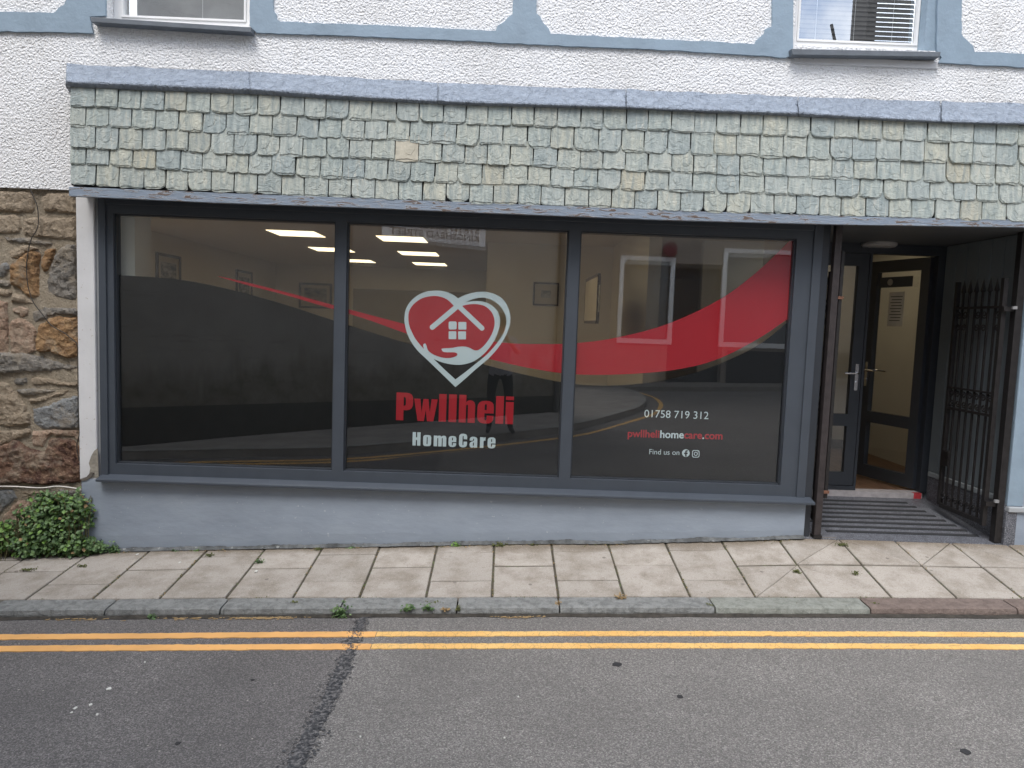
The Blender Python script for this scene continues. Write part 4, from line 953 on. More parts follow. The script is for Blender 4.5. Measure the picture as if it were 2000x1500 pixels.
# ================================================================== IRON GATES
def gate(X, label, side):
    t = thing('iron_gate', label, 'gate', 'wrought iron gates folded back in the porch')
    y0, y1 = .04, .56; zb_ = .30; ztp = PX(1920, 602, 3.55).z
    zm0 = PX(1903, 803, 3.55).z; zm1 = zm0+.16
    MB().box(X-.016, X+.016, y0-.016, y0+.016, zb_-.02, ztp+.20).build('stile', M['iron'], t); MB().box(X-.014, X+.014, y1-.014, y1+.014, zb_, ztp+.20).build('stile', M['iron'], t)
    for z, h in ((zb_, .032), (zm0, .018), (zm1, .014), (ztp, .018)):
        MB().box(X-.012, X+.012, y0+.017, y1-.015, z-h/2, z+h/2).build('rail', M['iron'], t)
    nb_ = 6; dy = (y1-y0)/(nb_+1)
    def scroll(cy, cz, r, s_, turn=1.4, up=1):
        pts = []
        for k in range(15):
            a = k/14*turn*2*math.pi; rr_ = r*(1-.78*k/14); pts.append((X, cy+s_*rr_*math.cos(a), cz+up*rr_*math.sin(a)))
        return pts
    for i in range(1, nb_+1):
        y = y0+dy*i; mb = MB().bar((X, y, zb_+.017), (X, y, ztp+.12), .0125)
        mb.add([(X-.012,y-.012,ztp+.12),(X+.012,y-.012,ztp+.12),(X+.012,y+.012,ztp+.12),(X-.012,y+.012,ztp+.12),(X,y,ztp+.215),(X,y,ztp+.10)], [(0,1,4),(1,2,4),(2,3,4),(3,0,4),(1,0,5),(2,1,5),(3,2,5),(0,3,5)])
        mb.build('bar', M['iron'], t)
    for i in range(nb_+1):
        y = y0+dy*(i+.5); c_ = zm0+.08
        for pt_ in (scroll(y+.008, c_+.035, .028, 1), scroll(y-.008, c_-.035, .028, -1, up=-1)): MB().tube(pt_, .0055, 6).build('scroll', M['iron'], t, smooth=True)
    for i in (0, 2, 3, 5, 6):
        y = y0+dy*(i+.5); 
        for pt_ in (scroll(y, ztp-.05, .032, 1 if i % 2 else -1, up=-1), scroll(y, ztp-.15, .028, -1 if i % 2 else 1)): MB().tube(pt_, .0055, 6).build('scroll', M['iron'], t, smooth=True)
    for i in range(nb_+1):
        y = y0+dy*(i+.5); mb = MB(); mb.tube(scroll(y, zb_+.07, .03, 1), .005, 6); mb.build('scroll', M['iron'], t, smooth=True)
    lb = MB().box(X-.028, X+.0-.013, y1-.10, y1-.02, .62, .74); lb.bar((X-.04, y1-.06, .73), (X-.04, y1-.13, .73), .014); lb.build('lock_box', M['iron'], t)
    for z in (PX(1955,607,3.6).z, .44):
        MB().box(X-.02, X+.045*side+.02 if side > 0 else X+.02, y0-.045, y0-.017, z-.012, z+.022).build('hinge', M['iron'], t)
    return t
gate(3.478, 'black wrought iron gate with spear tops folded back against the right porch wall', 1)
gate(2.262, 'black wrought iron gate seen edge-on behind the rusty left porch post', -1)
pp0 = P(1610, 700, .0)
t = thing('gate_post', 'rust-spotted brown gate post at the left porch edge by the window', 'post', 'gate posts of the porch')
MB().box(2.238, 2.285, -.035, .012, .19, zsof-.003).build('post', M['rusty'], t, bevel=.003); MB().box(2.232, 2.292, -.04, .016, .17, .19).build('foot', M['iron'], t)
for z in (P(1617,582,0).z, P(1590,960,0).z): MB().box(2.286, 2.325, -.03, -.005, z-.006, z+.014).build('hinge_pin', mk('rust', srgb(120,84,66), .9, .3, 40), t)
MB().box(2.296, 2.318, -.02, .002, .45, 2.17).build('back_bar', M['iron'], t)
t = thing('gate_post', 'dark brown gate post at the right porch edge by the pilaster', 'post', 'gate posts of the porch')
MB().box(3.53, 3.580, -.02, .035, .17, zsof-.003).build('post', M['iron'], t, bevel=.003)
for z in (PX(1958,603,3.55).z, .47): MB().box(3.500, 3.529, -.035, -.018, z-.008, z+.012).build('hinge_pin', mk('galvanised', srgb(150,150,150), .4, .2, 40), t)

# ================================================================== RUBBLE STONE WALL (left)
sw = thing('stone_wall', 'rubble stone wall of tan grey and orange stones left of the shopfront', 'wall')
SY = .03; xE = xL-.002
mb = MB(); n = 50; vs = []; fs = []
for i in range(n+1):
    for k in range(31):
        x = -7.4+(xE+7.4)*i/n; z = -.35+(zb-.001+.35)*k/30
        vs.append((x, SY+.012*noise.noise(Vector((x*5, z*6, 0))), z))
fs = [(i*31+k, (i+1)*31+k, (i+1)*31+k+1, i*31+k+1) for i in range(n) for k in range(30)]
mb.add(vs, fs); mb.build('mortar', M['st_mortar'], sw, smooth=True, fix=False)
def rock(poly, depth, mat, seed, sy=SY):
    r = random.Random(seed); pts = XZ(poly, sy-.02); pts = [(x, z) for x, z in pts]
    # resample outline
    L_ = []; k = len(pts)
    for i in range(k):
        a, b = pts[i], pts[(i+1) % k]; d = math.hypot(a[0]-b[0], a[1]-b[1]); n_ = max(1, int(d/.014))
        for j in range(n_): L_.append((a[0]+(b[0]-a[0])*j/n_, a[1]+(b[1]-a[1])*j/n_))
    # round corners by smoothing
    for _ in range(1): L_ = [((L_[i-1][0]+2*L_[i][0]+L_[(i+1) % len(L_)][0])/4, (L_[i-1][1]+2*L_[i][1]+L_[(i+1) % len(L_)][1])/4) for i in range(len(L_))]
    depth *= .8; sd_ = seed*7.3; m_ = len(L_)
    L_ = [(x+noise.noise(Vector((x*30, z*30, sd_)))*.010, z+noise.noise(Vector((x*30, z*30, sd_+9)))*.010) for x, z in L_]
    cx = sum(p[0] for p in L_)/m_; cz = sum(p[1] for p in L_)/m_
    L_ = [(cx+(x-cx)*1.04, cz+(z-cz)*1.04) for x, z in L_]
    def dist(x, z):
        best = 9
        for i in range(m_):
            (ax, az), (bx_, bz) = L_[i-1], L_[i]; dx, dz = bx_-ax, bz-az; t_ = max(0, min(1, ((x-ax)*dx+(z-az)*dz)/(dx*dx+dz*dz+1e-9)))
            best = min(best, math.hypot(x-ax-dx*t_, z-az-dz*t_))
        return best
    def inside(x, z):
        c_ = False
        for i in range(m_):
            (ax, az), (bx_, bz) = L_[i-1], L_[i]
            if (az > z) != (bz > z) and x < (bx_-ax)*(z-az)/(bz-az)+ax: c_ = not c_
        return c_
    x0, x1 = min(p[0] for p in L_), max(p[0] for p in L_); z0, z1 = min(p[1] for p in L_), max(p[1] for p in L_)
    stp = .016 if x1 > -3.6 else .04; P2 = [Vector(p) for p in L_]; D_ = [0]*m_; z = z0
    while z < z1:
        x = x0
        while x < x1:
            qx, qz = x+r.uniform(-.4,.4)*stp, z+r.uniform(-.4,.4)*stp
            if inside(qx, qz):
                d_ = dist(qx, qz)
                if d_ > .005: P2.append(Vector((qx, qz))); D_.append(d_)
            x += stp
        z += stp
    from mathutils.geometry import delaunay_2d_cdt
    vv, ee, ff, ov, oe, of = delaunay_2d_cdt(P2, [(i, (i+1) % m_) for i in range(m_)], [], 1, 1e-5)
    slx_, slz_ = r.uniform(-.08,.08), r.uniform(-.12,.05); vs = []
    for v, o_ in zip(vv, ov):
        i = o_[0] if o_ else 0
        if i < m_: vs.append((v.x, sy+.012, v.y)); continue
        h = min(1, D_[i]/.022)**.6*depth
        k = noise.noise(Vector((v.x*11, v.y*13, sd_)))*.5+noise.noise(Vector((v.x*27, v.y*33, sd_)))*.45+noise.noise(Vector((v.x*60, v.y*70, sd_)))*.25
        vs.append((v.x, sy-h-k*depth*.8*min(1, D_[i]/.02)+slx_*(v.x-cx)+slz_*(v.y-cz), v.y))
    mbx = MB().add(vs, ff); o = mbx.build('stone', M[mat], sw, fix=False)
    if sum(p.normal.y for p in o.data.polygons) > 0: o.data.flip_normals()
    return o
S5 = lambda pts: [(x/4.414, 360+y/4.414) for x, y in pts]
S6 = lambda pts: [(x/3.573, 680+y/3.573) for x, y in pts]
stones = [
 (S5([(-40,60),(40,50),(255,55),(285,90),(280,240),(150,245),(-40,235)]), .030, 'st_tan'),
 (S5([(345,120),(390,60),(560,58),(645,70),(648,255),(560,240),(400,232),(365,210)]), .030, 'st_tan'),
 (S5([(-40,262),(120,255),(165,300),(180,380),(150,432),(-40,430)]), .025, 'st_tan'),
 (S5([(188,300),(300,270),(480,285),(640,270),(648,490),(520,480),(330,455),(200,440)]), .030, 'st_tan'),
 (S5([(20,455),(200,448),(420,490),(485,515),(350,528),(120,505),(30,490)]), .022, 'st_grey'),
 (S5([(55,600),(80,545),(200,515),(350,545),(250,580),(150,640),(65,645)]), .026, 'st_tan'),
 (S5([(85,700),(180,620),(280,570),(330,600),(325,800),(340,960),(280,990),(210,960),(150,890),(85,870)]), .040, 'st_orange'),
 (S5([(335,640),(380,555),(475,550),(450,640),(395,760),(345,770)]), .030, 'st_orange'),
 (S5([(480,600),(560,520),(648,520),(655,1000),(500,990),(395,960),(385,830),(430,700)]), .034, 'st_grey'),
 (S5([(-40,690),(60,660),(75,730),(20,800),(-40,805)]), .025, 'st_granite'),
 (S5([(-40,830),(60,820),(90,870),(60,885),(-40,880)]), .022, 'st_grey'),
 (S5([(-40,900),(60,895),(100,930),(70,970),(-40,965)]), .022, 'st_tan'),
 (S5([(75,980),(110,935),(210,960),(260,1005),(365,1010),(360,1030),(230,1030),(85,1020)]), .024, 'st_tan'),
 (S5([(-40,1000),(60,1020),(65,1480),(-40,1480)]), .026, 'st_pink'),
 (S5([(75,1060),(150,1040),(245,1060),(240,1130),(180,1150),(85,1110)]), .020, 'st_pink'),
 (S5([(70,1180),(130,1150),(230,1170),(300,1250),(300,1440),(200,1480),(90,1470),(62,1300)]), .026, 'st_pink'),
 (S5([(250,1090),(360,1050),(560,1060),(655,1070),(655,1130),(470,1130),(330,1190),(270,1200)]), .022, 'st_grey'),
 (S5([(330,1210),(460,1135),(655,1140),(672,1480),(560,1500),(420,1440),(320,1460),(310,1320)]), .038, 'st_orange'),
 (S6([(-40,30),(130,20),(300,60),(430,100),(530,110),(540,150),(380,165),(200,170),(-40,178)]), .030, 'st_grey'),
 (S6([(80,215),(130,200),(190,205),(190,245),(120,265),(75,250)]), .022, 'st_grey'),
 (S6([(205,215),(260,195),(400,225),(540,245),(540,275),(400,262),(220,265)]), .024, 'st_tan'),
 (S6([(100,285),(240,272),(330,280),(380,300),(320,320),(180,340),(110,320)]), .020, 'st_grey'),
 (S6([(180,355),(330,325),(430,290),(480,290),(430,330),(330,370),(200,392)]), .022, 'st_tan'),
 (S6([(-40,235),(30,240),(90,300),(150,380),(200,480),(195,535),(90,545),(-40,548)]), .034, 'st_tan'),
 (S6([(215,420),(330,395),(440,345),(545,335),(545,560),(290,570),(225,540)]), .026, 'st_granite'),
 (S6([(-40,575),(200,562),(210,600),(120,640),(20,680),(-40,690)]), .024, 'st_tan'),
 (S6([(215,575),(540,570),(550,670),(480,620),(330,615),(300,700),(215,690)]), .022, 'st_pink'),
 (S6([(-40,700),(120,640),(200,700),(300,720),(340,625),(470,630),(560,700),(562,945),(300,958),(150,945),(-40,950)]), .042, 'st_brown'),
 (S6([(-40,990),(80,985),(110,1050),(0,1150),(-40,1150)]), .028, 'st_granite'),
 (S6([(120,1000),(300,985),(340,1010),(200,1040)]), .018, 'st_tan'),
 (S6([(360,985),(560,990),(565,1040),(420,1030)]), .020, 'st_grey'),
 (S6([(0,1180),(120,1060),(210,1080),(220,1200),(120,1250),(0,1240)]), .030, 'st_pink'),
 (S6([(240,1060),(560,1060),(565,1380),(240,1380)]), .026, 'st_grey'),
 (S6([(-40,1270),(210,1270),(220,1400),(-40,1400)]), .026, 'st_tan'),
]
for i, (pl_, dp, mt) in enumerate(stones): rock(pl_, dp, mt, i+1)
# courses that go on beyond the frame
r = random.Random(5); y = 372; i = 100
while y < 1080:
    h = r.uniform(38, 90); x = -60
    while x > -820:
        w = r.uniform(50, 120)*h/60; rock([(x-w+5, y+3), (x-4, y+2+r.uniform(0,5)), (x-3, y+h-4), (x-w+4, y+h-3-r.uniform(0,5))], r.uniform(.02,.035), r.choice(['st_tan','st_grey','st_pink','st_tan','st_orange']), i); i += 1; x -= w
    y += h
def cable(pts, rad, name, label, mat, Y=-.012):
    q = [P(a, b, Y) for a, b in pts]; q = spline([tuple(v) for v in q], 6)
    tag(MB().tube(q, rad, 6).build(name, M[mat], smooth=True), label, 'cable')
cable([(57,366),(66,385),(73,405),(75,430),(72,448),(60,470),(53,505),(52,530),(55,560),(65,590),(80,610),(100,635),(125,650),(140,662),(151,674),(152,700),(153,800),(155,845),(150,870),(155,900)], .0035, 'cable', 'thin dark cable wandering down the stone wall', 'cable_dark', -.02)
cable([(-300,948),(0,950),(40,951),(80,953),(110,950),(135,952),(158,956)], .005, 'cable', 'thin white cable clipped across the foot of the stone wall', 'cable_white', -.03)

# ================================================================== PLANTS
LEAF = [(0,0,0),(.32,.30,.06),(.38,.6,.07),(0,1,0),(-.38,.6,.07),(-.32,.30,.06),(0,.5,-.03)]
LF = [(0,1,6),(1,2,6),(2,3,6),(3,4,6),(4,5,6),(5,0,6)]
def leaf(mb, p, L_, nrm, r, m=0):
    n_ = nrm.normalized(); a = Vector((r.gauss(0,1), r.gauss(0,1), r.gauss(0,1)-.4)); a = (a-n_*a.dot(n_)).normalized(); b = a.cross(n_)
    mb.add([p+b*(v[0]*L_)+a*(v[1]*L_)+n_*(v[2]*L_) for v in LEAF], LF, m)
def plant(name, label, cat, blobs, count, size, mats, group=None, stems=8, seed=1, wts=(1,)):
    r = random.Random(seed); t = thing(name, label, cat, group); mb = MB(); st = MB()
    for _ in range(count):
        b = r.choices(blobs, [q[3]*q[4]*q[5] for q in blobs])[0]
        d = Vector((r.gauss(0,1), r.gauss(0,1), r.gauss(0,1))).normalized()*(r.random()**.35)
        p = Vector((b[0]+d.x*b[3], b[1]+d.y*b[4], b[2]+d.z*b[5]))
        if p.y > -.035: p.y = -.035-r.random()*.03
        zg = z_pave(p.x, min(0, p.y))+.004
        if p.z < zg: p.z = zg+r.random()*.02
        nr = Vector((d.x*.5+r.gauss(0,.4), -.55+d.y*.3+r.gauss(0,.3), .75+r.gauss(0,.35)))
        leaf(mb, p, size*r.uniform(.55,1.25), nr, r, r.choices(range(len(mats)), wts)[0] if len(mats) > 1 else 0)
    for _ in range(stems):
        b = r.choice(blobs); x = b[0]+r.gauss(0,.3)*b[3]; y = min(-.03, b[1]+r.gauss(0,.3)*b[4]); z0 = z_pave(x, y)
        st.tube([(x, y, z0-.005), (x+r.gauss(0,.2)*b[3], y+r.gauss(0,.01), z0+(b[2]+b[5]-z0)*.5), (x+r.gauss(0,.5)*b[3], min(-.02, y+r.gauss(0,.02)), max(z0+.01, b[2]+b[5]*r.uniform(.3,.9)))], .0022, 5)
    o = mb.build('foliage', mats, t, fix=False)
    if len(blobs) > 2: o['kind'] = 'stuff'
    st.build('stem', M['stem'], t)['kind'] = 'stuff'; return t
bx = lambda px, py, Y=-.08: P(px, py, Y)
def blob(px, py, rx, rz, ry=.07, Y=-.09):
    p = P(px, py, Y); s_ = (CAM.y*-1+Y)/F; return (p.x, Y, p.z, rx*s_, ry, rz*s_)
plant('leafy_bush', 'dense green leafy bush growing at the foot of the stone wall', 'bush',
      [blob(95,1040,55,45,.10), blob(130,1000,35,32,.08), blob(110,990,40,26,.07), blob(60,1062,40,28,.11), blob(140,1062,42,26,.09), blob(75,1015,34,34,.08), blob(150,980,16,26,.05), blob(100,975,44,18,.05), blob(172,1000,10,34,.04,-.06)]+[blob(100+62*math.cos(q*.42)+9*math.sin(q*5), 1022-52*math.sin(q*.42)+8*math.cos(q*3), 9, 10, .03, -.10) for q in range(0, 9)], 4000, .029, [M['leaf'], M['leaf_bright'], M['leaf_dry']], stems=60, seed=3, wts=(10,2,.3))
plant('leafy_bush', 'low creeping leafy plant spreading right along the plinth corner', 'bush', [blob(178,1066,26,14,.05,-.07), blob(160,1075,20,12,.06,-.08), blob(190,1070,12,7,.04,-.06)], 420, .028, [M['leaf']], stems=8, seed=5)
plant('leafy_bush', 'brighter green bush at the far left edge by the stone wall', 'bush', [blob(8,1050,30,32,.10), blob(-30,1060,40,30,.10), blob(15,1030,18,16,.07), blob(-90,1060,50,34,.1)], 1500, .033, [M['leaf'], M['leaf_bright']], stems=16, seed=6, wts=(4,3))
W_ = [ (222,1066,14,12,'leaf','small weed beside the creeping plant at the plinth corner',.026,70),
 (343,1069,8,4,'leaf','tiny weed at the plinth foot under the first pane, left one',.02,24),
 (386,1070,7,4,'leaf_bright','tiny weed at the plinth foot under the first pane, right one',.02,22),
 (686,1064,9,4,'leaf','weed tuft against the plinth below the first mullion',.02,26),
 (891,1062,12,5,'leaf_bright','bright green weed against the plinth below the heart logo',.022,46),
 (975,1056,20,7,'moss','dry brownish weed against the cracked plinth foot',.02,70),
 (1040,1058,10,4,'moss','straggling dry weed beside the dark crack in the plinth foot',.018,26),
 (410,1083,10,5,'moss','mossy tuft in a paving joint under the first pane',.016,34),
 (507,1097,8,6,'leaf','small weed in a slanting paving joint left of the first mullion',.018,24),
 (620,1072,8,4,'moss','pale mossy tuft near the wall below the first mullion',.016,24),
 (1645,1062,14,7,'moss','weed in the paving joint in front of the porch',.017,44),
 (1556,1115,11,6,'moss','moss tuft where the diagonal paving joints meet',.015,34),
 (1672,1118,9,6,'moss','moss tuft in the second diagonal joint before the porch',.015,26),
 (664,1198,16,14,'leaf','leafy weed growing from the kerb joint above the tar seam',.024,70),
 (297,1206,9,5,'leaf','small weed in the gutter near the left end of the kerb',.02,22),
 (797,1199,13,6,'leaf','low weed in the gutter right of the tar seam',.02,40),
 (835,1197,9,6,'leaf','second low weed in the gutter, next to the mossy kerb joint',.02,30),
 (868,1199,8,4,'leaf_dry','dry weed in the gutter just left of the mossy kerb joint',.018,20),
 (895,1186,4,9,'moss','moss filling the kerb joint between grey kerb stones',.014,30),
 (1384,1182,6,7,'moss','moss in the kerb joint before the pale kerb stone',.014,26),
 (1213,1167,11,6,'leaf_dry','clump of dry brown leaves at the kerb edge of a paving joint',.017,36),
 (575,1176,10,3,'moss','thin moss line along the kerb below the first mullion',.014,22),
 (850,1177,14,3,'moss','thin moss line along the kerb below the heart logo',.014,26),
 (1565,1180,14,4,'moss','moss along the kerb edge below the right pane end',.014,28),
 (1710,1180,12,4,'moss','mossy patch behind the reddish kerb before the porch',.014,26),
 (55,1112,16,5,'moss','moss tuft in the leftmost slanting paving joint',.016,40),
 (160,1105,12,4,'moss','moss tuft in the slanting joint below the bush',.016,30),
 (1090,1178,5,6,'leaf_dry','dry tuft in the kerb joint below the second mullion',.014,18) ]
for i, (px, py, rx, rz, mt, lab, s_, n_) in enumerate(W_):
    r = random.Random(40+i); 
    # find ground point under this pixel
    d = ray(px, py+rz*.6); best = None
    for k in range(900):
        t_ = 2.6+k*.003; p = CAM+d*t_; zg = z_pave(p.x, p.y) if p.y > -.9 else z_road(p.x)
        if p.z <= zg or p.y > -.045: best = p; break
    p = best; p.y = min(p.y, -.045); zg = z_pave(p.x, p.y) if p.y > -.9 else z_road(p.x); k = 4.2/F
    t = thing('weed', lab, 'weed', 'small weeds and moss tufts along the pavement'); mb = MB()
    flat = mt == 'moss' or rz <= 4
    for _ in range(n_*2):
        q = Vector((p.x+r.gauss(0,.45)*rx*k, p.y+r.gauss(0,.3)*(rx if flat else rx*.6)*k*.8, zg+.003+abs(r.gauss(0,.5))*rz*k*(.8 if flat else 1.6)))
        if q.y > -.034: q.y = -.036
        leaf(mb, q, s_*r.uniform(.4,.95), Vector((r.gauss(0,.5), -.4+r.gauss(0,.4), .9)), r)
    mb.build('leaves', M[mt], t, fix=False)
# moss and dirt lying along the slanting joints and the wall foot
mb = MB(); r = random.Random(77)
jl = [X0+.4*k for k in range(-12, 5)]+xs[1:7]
for jx_ in jl:
    dens = r.uniform(.1, 1)
    for _ in range(int(150*dens)):
        y = -r.random()**.8*.74; x = jx_+r.gauss(0, .004); w = noise.noise(Vector((x*3, y*9, 1)))
        if w < -.05: continue
        leaf(mb, Vector((x, y, z_pave(x, y)+.001+r.random()*.004)), r.uniform(.004, .011), Vector((r.gauss(0,.6), -.3+r.gauss(0,.5), .9)), r, 0 if r.random() < .6 else 1)
for _ in range(1500):
    x = r.uniform(-3, 2.1); y = -.034-abs(r.gauss(0, .016))
    if noise.noise(Vector((x*2.2, 0, 5))) < .05: continue
    leaf(mb, Vector((x, y, z_pave(x, y)+.002+r.random()*.006)), r.uniform(.004, .012), Vector((r.gauss(0,.6), -.3+r.gauss(0,.5), .9)), r, 0 if r.random() < .5 else 1)
for _ in range(500):
    x = r.uniform(-3.2, 3.4); y = -.752+r.gauss(0, .004)
    if noise.noise(Vector((x*3.2, 3, 5))) < .08: continue
    leaf(mb, Vector((x, y, z_pave(x, y)+.002)), r.uniform(.004, .011), Vector((r.gauss(0,.6), -.3+r.gauss(0,.5), .9)), r, 0)
o = mb.build('joint_moss', [M['moss'], M['leaf_dry']], pav, fix=False); o['kind'] = 'stuff'
# ---- bits of litter, droppings, gum
bits = [(213,1347,7,'white dropping on the dark road, biggest of the left cluster'),(147,1385,6,'white dropping on the road near the bottom left, upper of a close pair'),(177,1378,5,'thin white dropping right of the close pair on the road'),(140,1394,4,'white dropping on the road near the bottom left, lower of a close pair'),(190,1397,4,'small white dropping below the thin one on the road'),(268,1084,4,'white fleck on the paving beside the plinth weeds'),(351,1100,4,'white fleck on the paving below the first pane'),(500,1117,6,'pale pebble in the slanting paving joint'),(283,1295,3,'white fleck on the road just below the yellow lines'),(1838,1184,6,'white fleck on the reddish kerb stone'),(1012,1363,3,'white chip of stone on the road below the second pane'),(985,1443,3,'white chip of stone on the road at bottom centre'),(704,1441,3,'white chip on the road right of the tar seam')]
for i, (px, py, s_, lab) in enumerate(bits):
    d = ray(px, py); r = random.Random(i)
    for k in range(1200):
        t_ = 2+k*.003; p = CAM+d*t_; zg = z_pave(p.x, p.y) if p.y > -.9 else z_road(p.x)
        if p.z <= zg: break
    R_ = s_*(p.y+5)/F*.62; n = 9; out_ = [(p.x+R_*math.cos(q*6.283/n)*r.uniform(.6,1.3), p.y+R_*math.sin(q*6.283/n)*r.uniform(.9,1.9)) for q in range(n)]
    tag(MB().slab(out_, lambda x, y: zg+.006, .004).build('white_fleck', M['dropping']), lab, 'speck', 'pale flecks on the ground')
for px, py, s_, lab in ((1205,1298,10,'dark splayed stain on the road below the right pane'),(1328,1361,7,'small dark blot on the road below the right pane'),(1885,1468,11,'oval dark blot on the road at the bottom right corner'),(347,1452,6,'dark blot on the road left of the tar seam'),(493,1328,4,'small dark speck on the old asphalt')):
    p = PZ(px, py, -.1); p = PZ(px, py, z_road(p.x)); R_ = s_*(p.y+5)/F; n = 14; r = random.Random(px)
    out_ = [(p.x+R_*math.cos(q*6.283/n)*r.uniform(.7,1.2), p.y+R_*math.sin(q*6.283/n)*r.uniform(.7,1.1)) for q in range(n)]
    tag(MB().slab(out_, lambda x, y: z_road(x)+.003, .002).build('tar_blot', mk('tar_blot', srgb(44,43,44), .7, .2)), lab, 'stain', 'dark blots on the road')
mb = MB(); r = random.Random(8)
for _ in range(260):
    x = r.choice([P(360,1210,-.93).x, P(500,1212,-.93).x, P(540,1212,-.93).x, P(150,1205,-.93).x, P(1010,1200,-.93).x, P(470,1214,-.93).x])+r.gauss(0,.09); y = -.915-abs(r.gauss(0,.014)); a = r.gauss(0,.7); L_ = r.uniform(.008,.035)
    d = Vector((math.cos(a), math.sin(a)*.6, 0))*L_/2; c_ = Vector((x, y, z_road(x)+.005)); w = Vector((-d.y, d.x, 0)).normalized()*r.uniform(.0012,.003)
    mb.add([c_-d-w, c_+d-w, c_+d+w+Vector((0,0,.004)), c_-d+w], [(0,1,2,3)])
tag(mb.build('gutter_debris', M['leaf_dry'], fix=False), 'dry straw and leaf scraps lying in the gutter', 'debris', kind='stuff')

# ================================================================== THE OTHER SIDE OF THE STREET (seen mirrored in the glass)
kc = [(-200,905),(230,897),(440,893),(650,889),(830,875),(980,860),(1094,846),(1150,834),(1216,815),(1245,806),(1258,795),(1260,786),(1250,776),(1225,767),(1189,758),(1150,752),(1080,746),(900,738)]
kw = [QG(a, b, 0) for a, b in kc]; kp = [tuple(p[:2]) for p in kw]
kp = [(-30, kp[0][1]+1.5)] + [tuple(p[:2]) for p in spline([(a, b, 0) for a, b in kp], 4)]
wb = [QG(226,873,.1), QG(717,838,.1), QG(1094,803,.1)]
far = kp+[(-14, kp[-1][1]-2), (-30, kp[-1][1]-4)]
op = MB(); op.slab(far, lambda x, y: z_road(x)+.10, .14)
oppav = tag(op.build('far_pavement', mk('far_flags', srgb(150,145,138), .9, .15, 3, 60, .004, .6)), 'pavement across the street curving round the corner', kind='structure')
def offset_strip(pts, o0, o1, zf, mb):
    vs = []; k = len(pts)
    for i, (x, y) in enumerate(pts):
        a, b = pts[max(i-1,0)], pts[min(i+1,k-1)]; d = Vector((b[0]-a[0], b[1]-a[1])).normalized(); n_ = Vector((-d.y, d.x))
        for o_ in (o0, o1): vs.append((x+n_.x*o_, y+n_.y*o_, zf(x)))
    mb.add(vs, [(2*i, 2*i+1, 2*i+3, 2*i+2) for i in range(k-1)])
mb = MB(); vs = []
offset_strip(kp, -.14, .005, lambda x: z_road(x)+.106, mb); mb.build('far_kerb', mk('far_kerb', srgb(150,148,142), .9), oppav, fix=False)
for o_ in (.28, .45):
    mb = MB(); offset_strip(kp, o_, o_+.10, lambda x: z_road(x)+.008, mb); mb.build('yellow_line', M['yellow'], roado, fix=False)
# corner house: long rendered wall
ch = thing('corner_house', 'grey rendered house across the street with mossy wall base', 'building')
wdir = (wb[2]-wb[0]); wdir.z = 0; Ld = wdir.length; wdir.normalize(); nin = Vector((wdir.y, -wdir.x, 0)); nin = nin if nin.y < 0 else -nin
A0 = wb[0]-wdir*14; A0.z = -.6; C0 = wb[2].copy(); C0.z = -.6
def prismwall(mb, a, b, depth, z0, z1, m=0):
    c, d = b+nin*depth, a+nin*depth
    mb.hexa([(a.x,a.y,z0),(b.x,b.y,z0),(c.x,c.y,z0),(d.x,d.y,z0),(a.x,a.y,z1),(b.x,b.y,z1),(c.x,c.y,z1),(d.x,d.y,z1)], m)
mb = MB(); prismwall(mb, A0, C0, 6, -.6, 6.4); mb.build('wall', M['opp_render'], ch)
mb = MB(); prismwall(mb, A0-nin*.02, C0-nin*.02, .015, z_road(0)-.2, .32); mb.build('wall_base', mk('wall_base_dark', srgb(58,56,50), .9, .2), ch)
dp = wb[2]-wdir*.14-nin*.06; MB().tube([(dp.x,dp.y,0),(dp.x,dp.y,6.2)], .05, 10).build('drainpipe', mk('drainpipe', srgb(90,90,88), .6), ch)
mb = MB(); prismwall(mb, A0-nin*.3, C0-nin*.3, 6.5, 6.4, 6.55); mb.build('roof', M['opp_roof'], ch)
# street name plate on that wall
s1_, s2_ = P(745,468,0), P(948,479,0)
def on_wall(px, py):
    d = ray(px, py); dd = Vector((d.x, -d.y, d.z)); o_ = Vector((CAM.x, 2*GY-CAM.y, CAM.z)); n_ = nin; t_ = (wb[0]-nin*.03-o_).dot(n_)/dd.dot(n_); return o_+dd*t_
sp0, sp1, sp2 = on_wall(745,431), on_wall(948,444), on_wall(948,479)
wS = abs((sp1-sp0).dot(wdir)); hS = .30; cS = (on_wall(745,466)+on_wall(948,479))/2
sg = thing('street_sign', 'white street name plate with black lettering on the wall across the street', 'sign')
uS = -wdir       # reading direction for someone facing that wall
mb = MB(); a = cS+wdir*wS/2; b = cS-wdir*wS/2
mb.hexa([a-nin*.0, b-nin*.0, b+nin*.012, a+nin*.012, a+Vector((0,0,hS)), b+Vector((0,0,hS)), b+nin*.012+Vector((0,0,hS)), a+nin*.012+Vector((0,0,hS))]); mb.build('plate', M['sign_plate'], sg)
def walltext(body, z0, h, frac, name):
    cu = bpy.data.curves.new(name, 'FONT'); cu.body = body; cu.offset = .015; tmp = bpy.data.objects.new(name, cu); col.objects.link(tmp); dg = bpy.context.evaluated_depsgraph_get(); dg.update()
    me = bpy.data.meshes.new_from_object(tmp.evaluated_get(dg)); bpy.data.objects.remove(tmp); me.materials.append(M['black_text'])
    xs_ = [v.co.x for v in me.vertices]; ys_ = [v.co.y for v in me.vertices]; x0, x1, y1 = min(xs_), max(xs_), max(ys_)
    for v in me.vertices:
        q = cS + uS*((v.co.x-x0)/(x1-x0)-.5)*wS*frac - nin*.004 + Vector((0,0,z0+v.co.y/y1*h)); v.co = q
    return link(name, me, sg)
walltext('STRYD KINGSHEAD', .20, .095, .86, 'lettering'); walltext('KINGSHEAD STREET', .07, .095, .86, 'lettering')
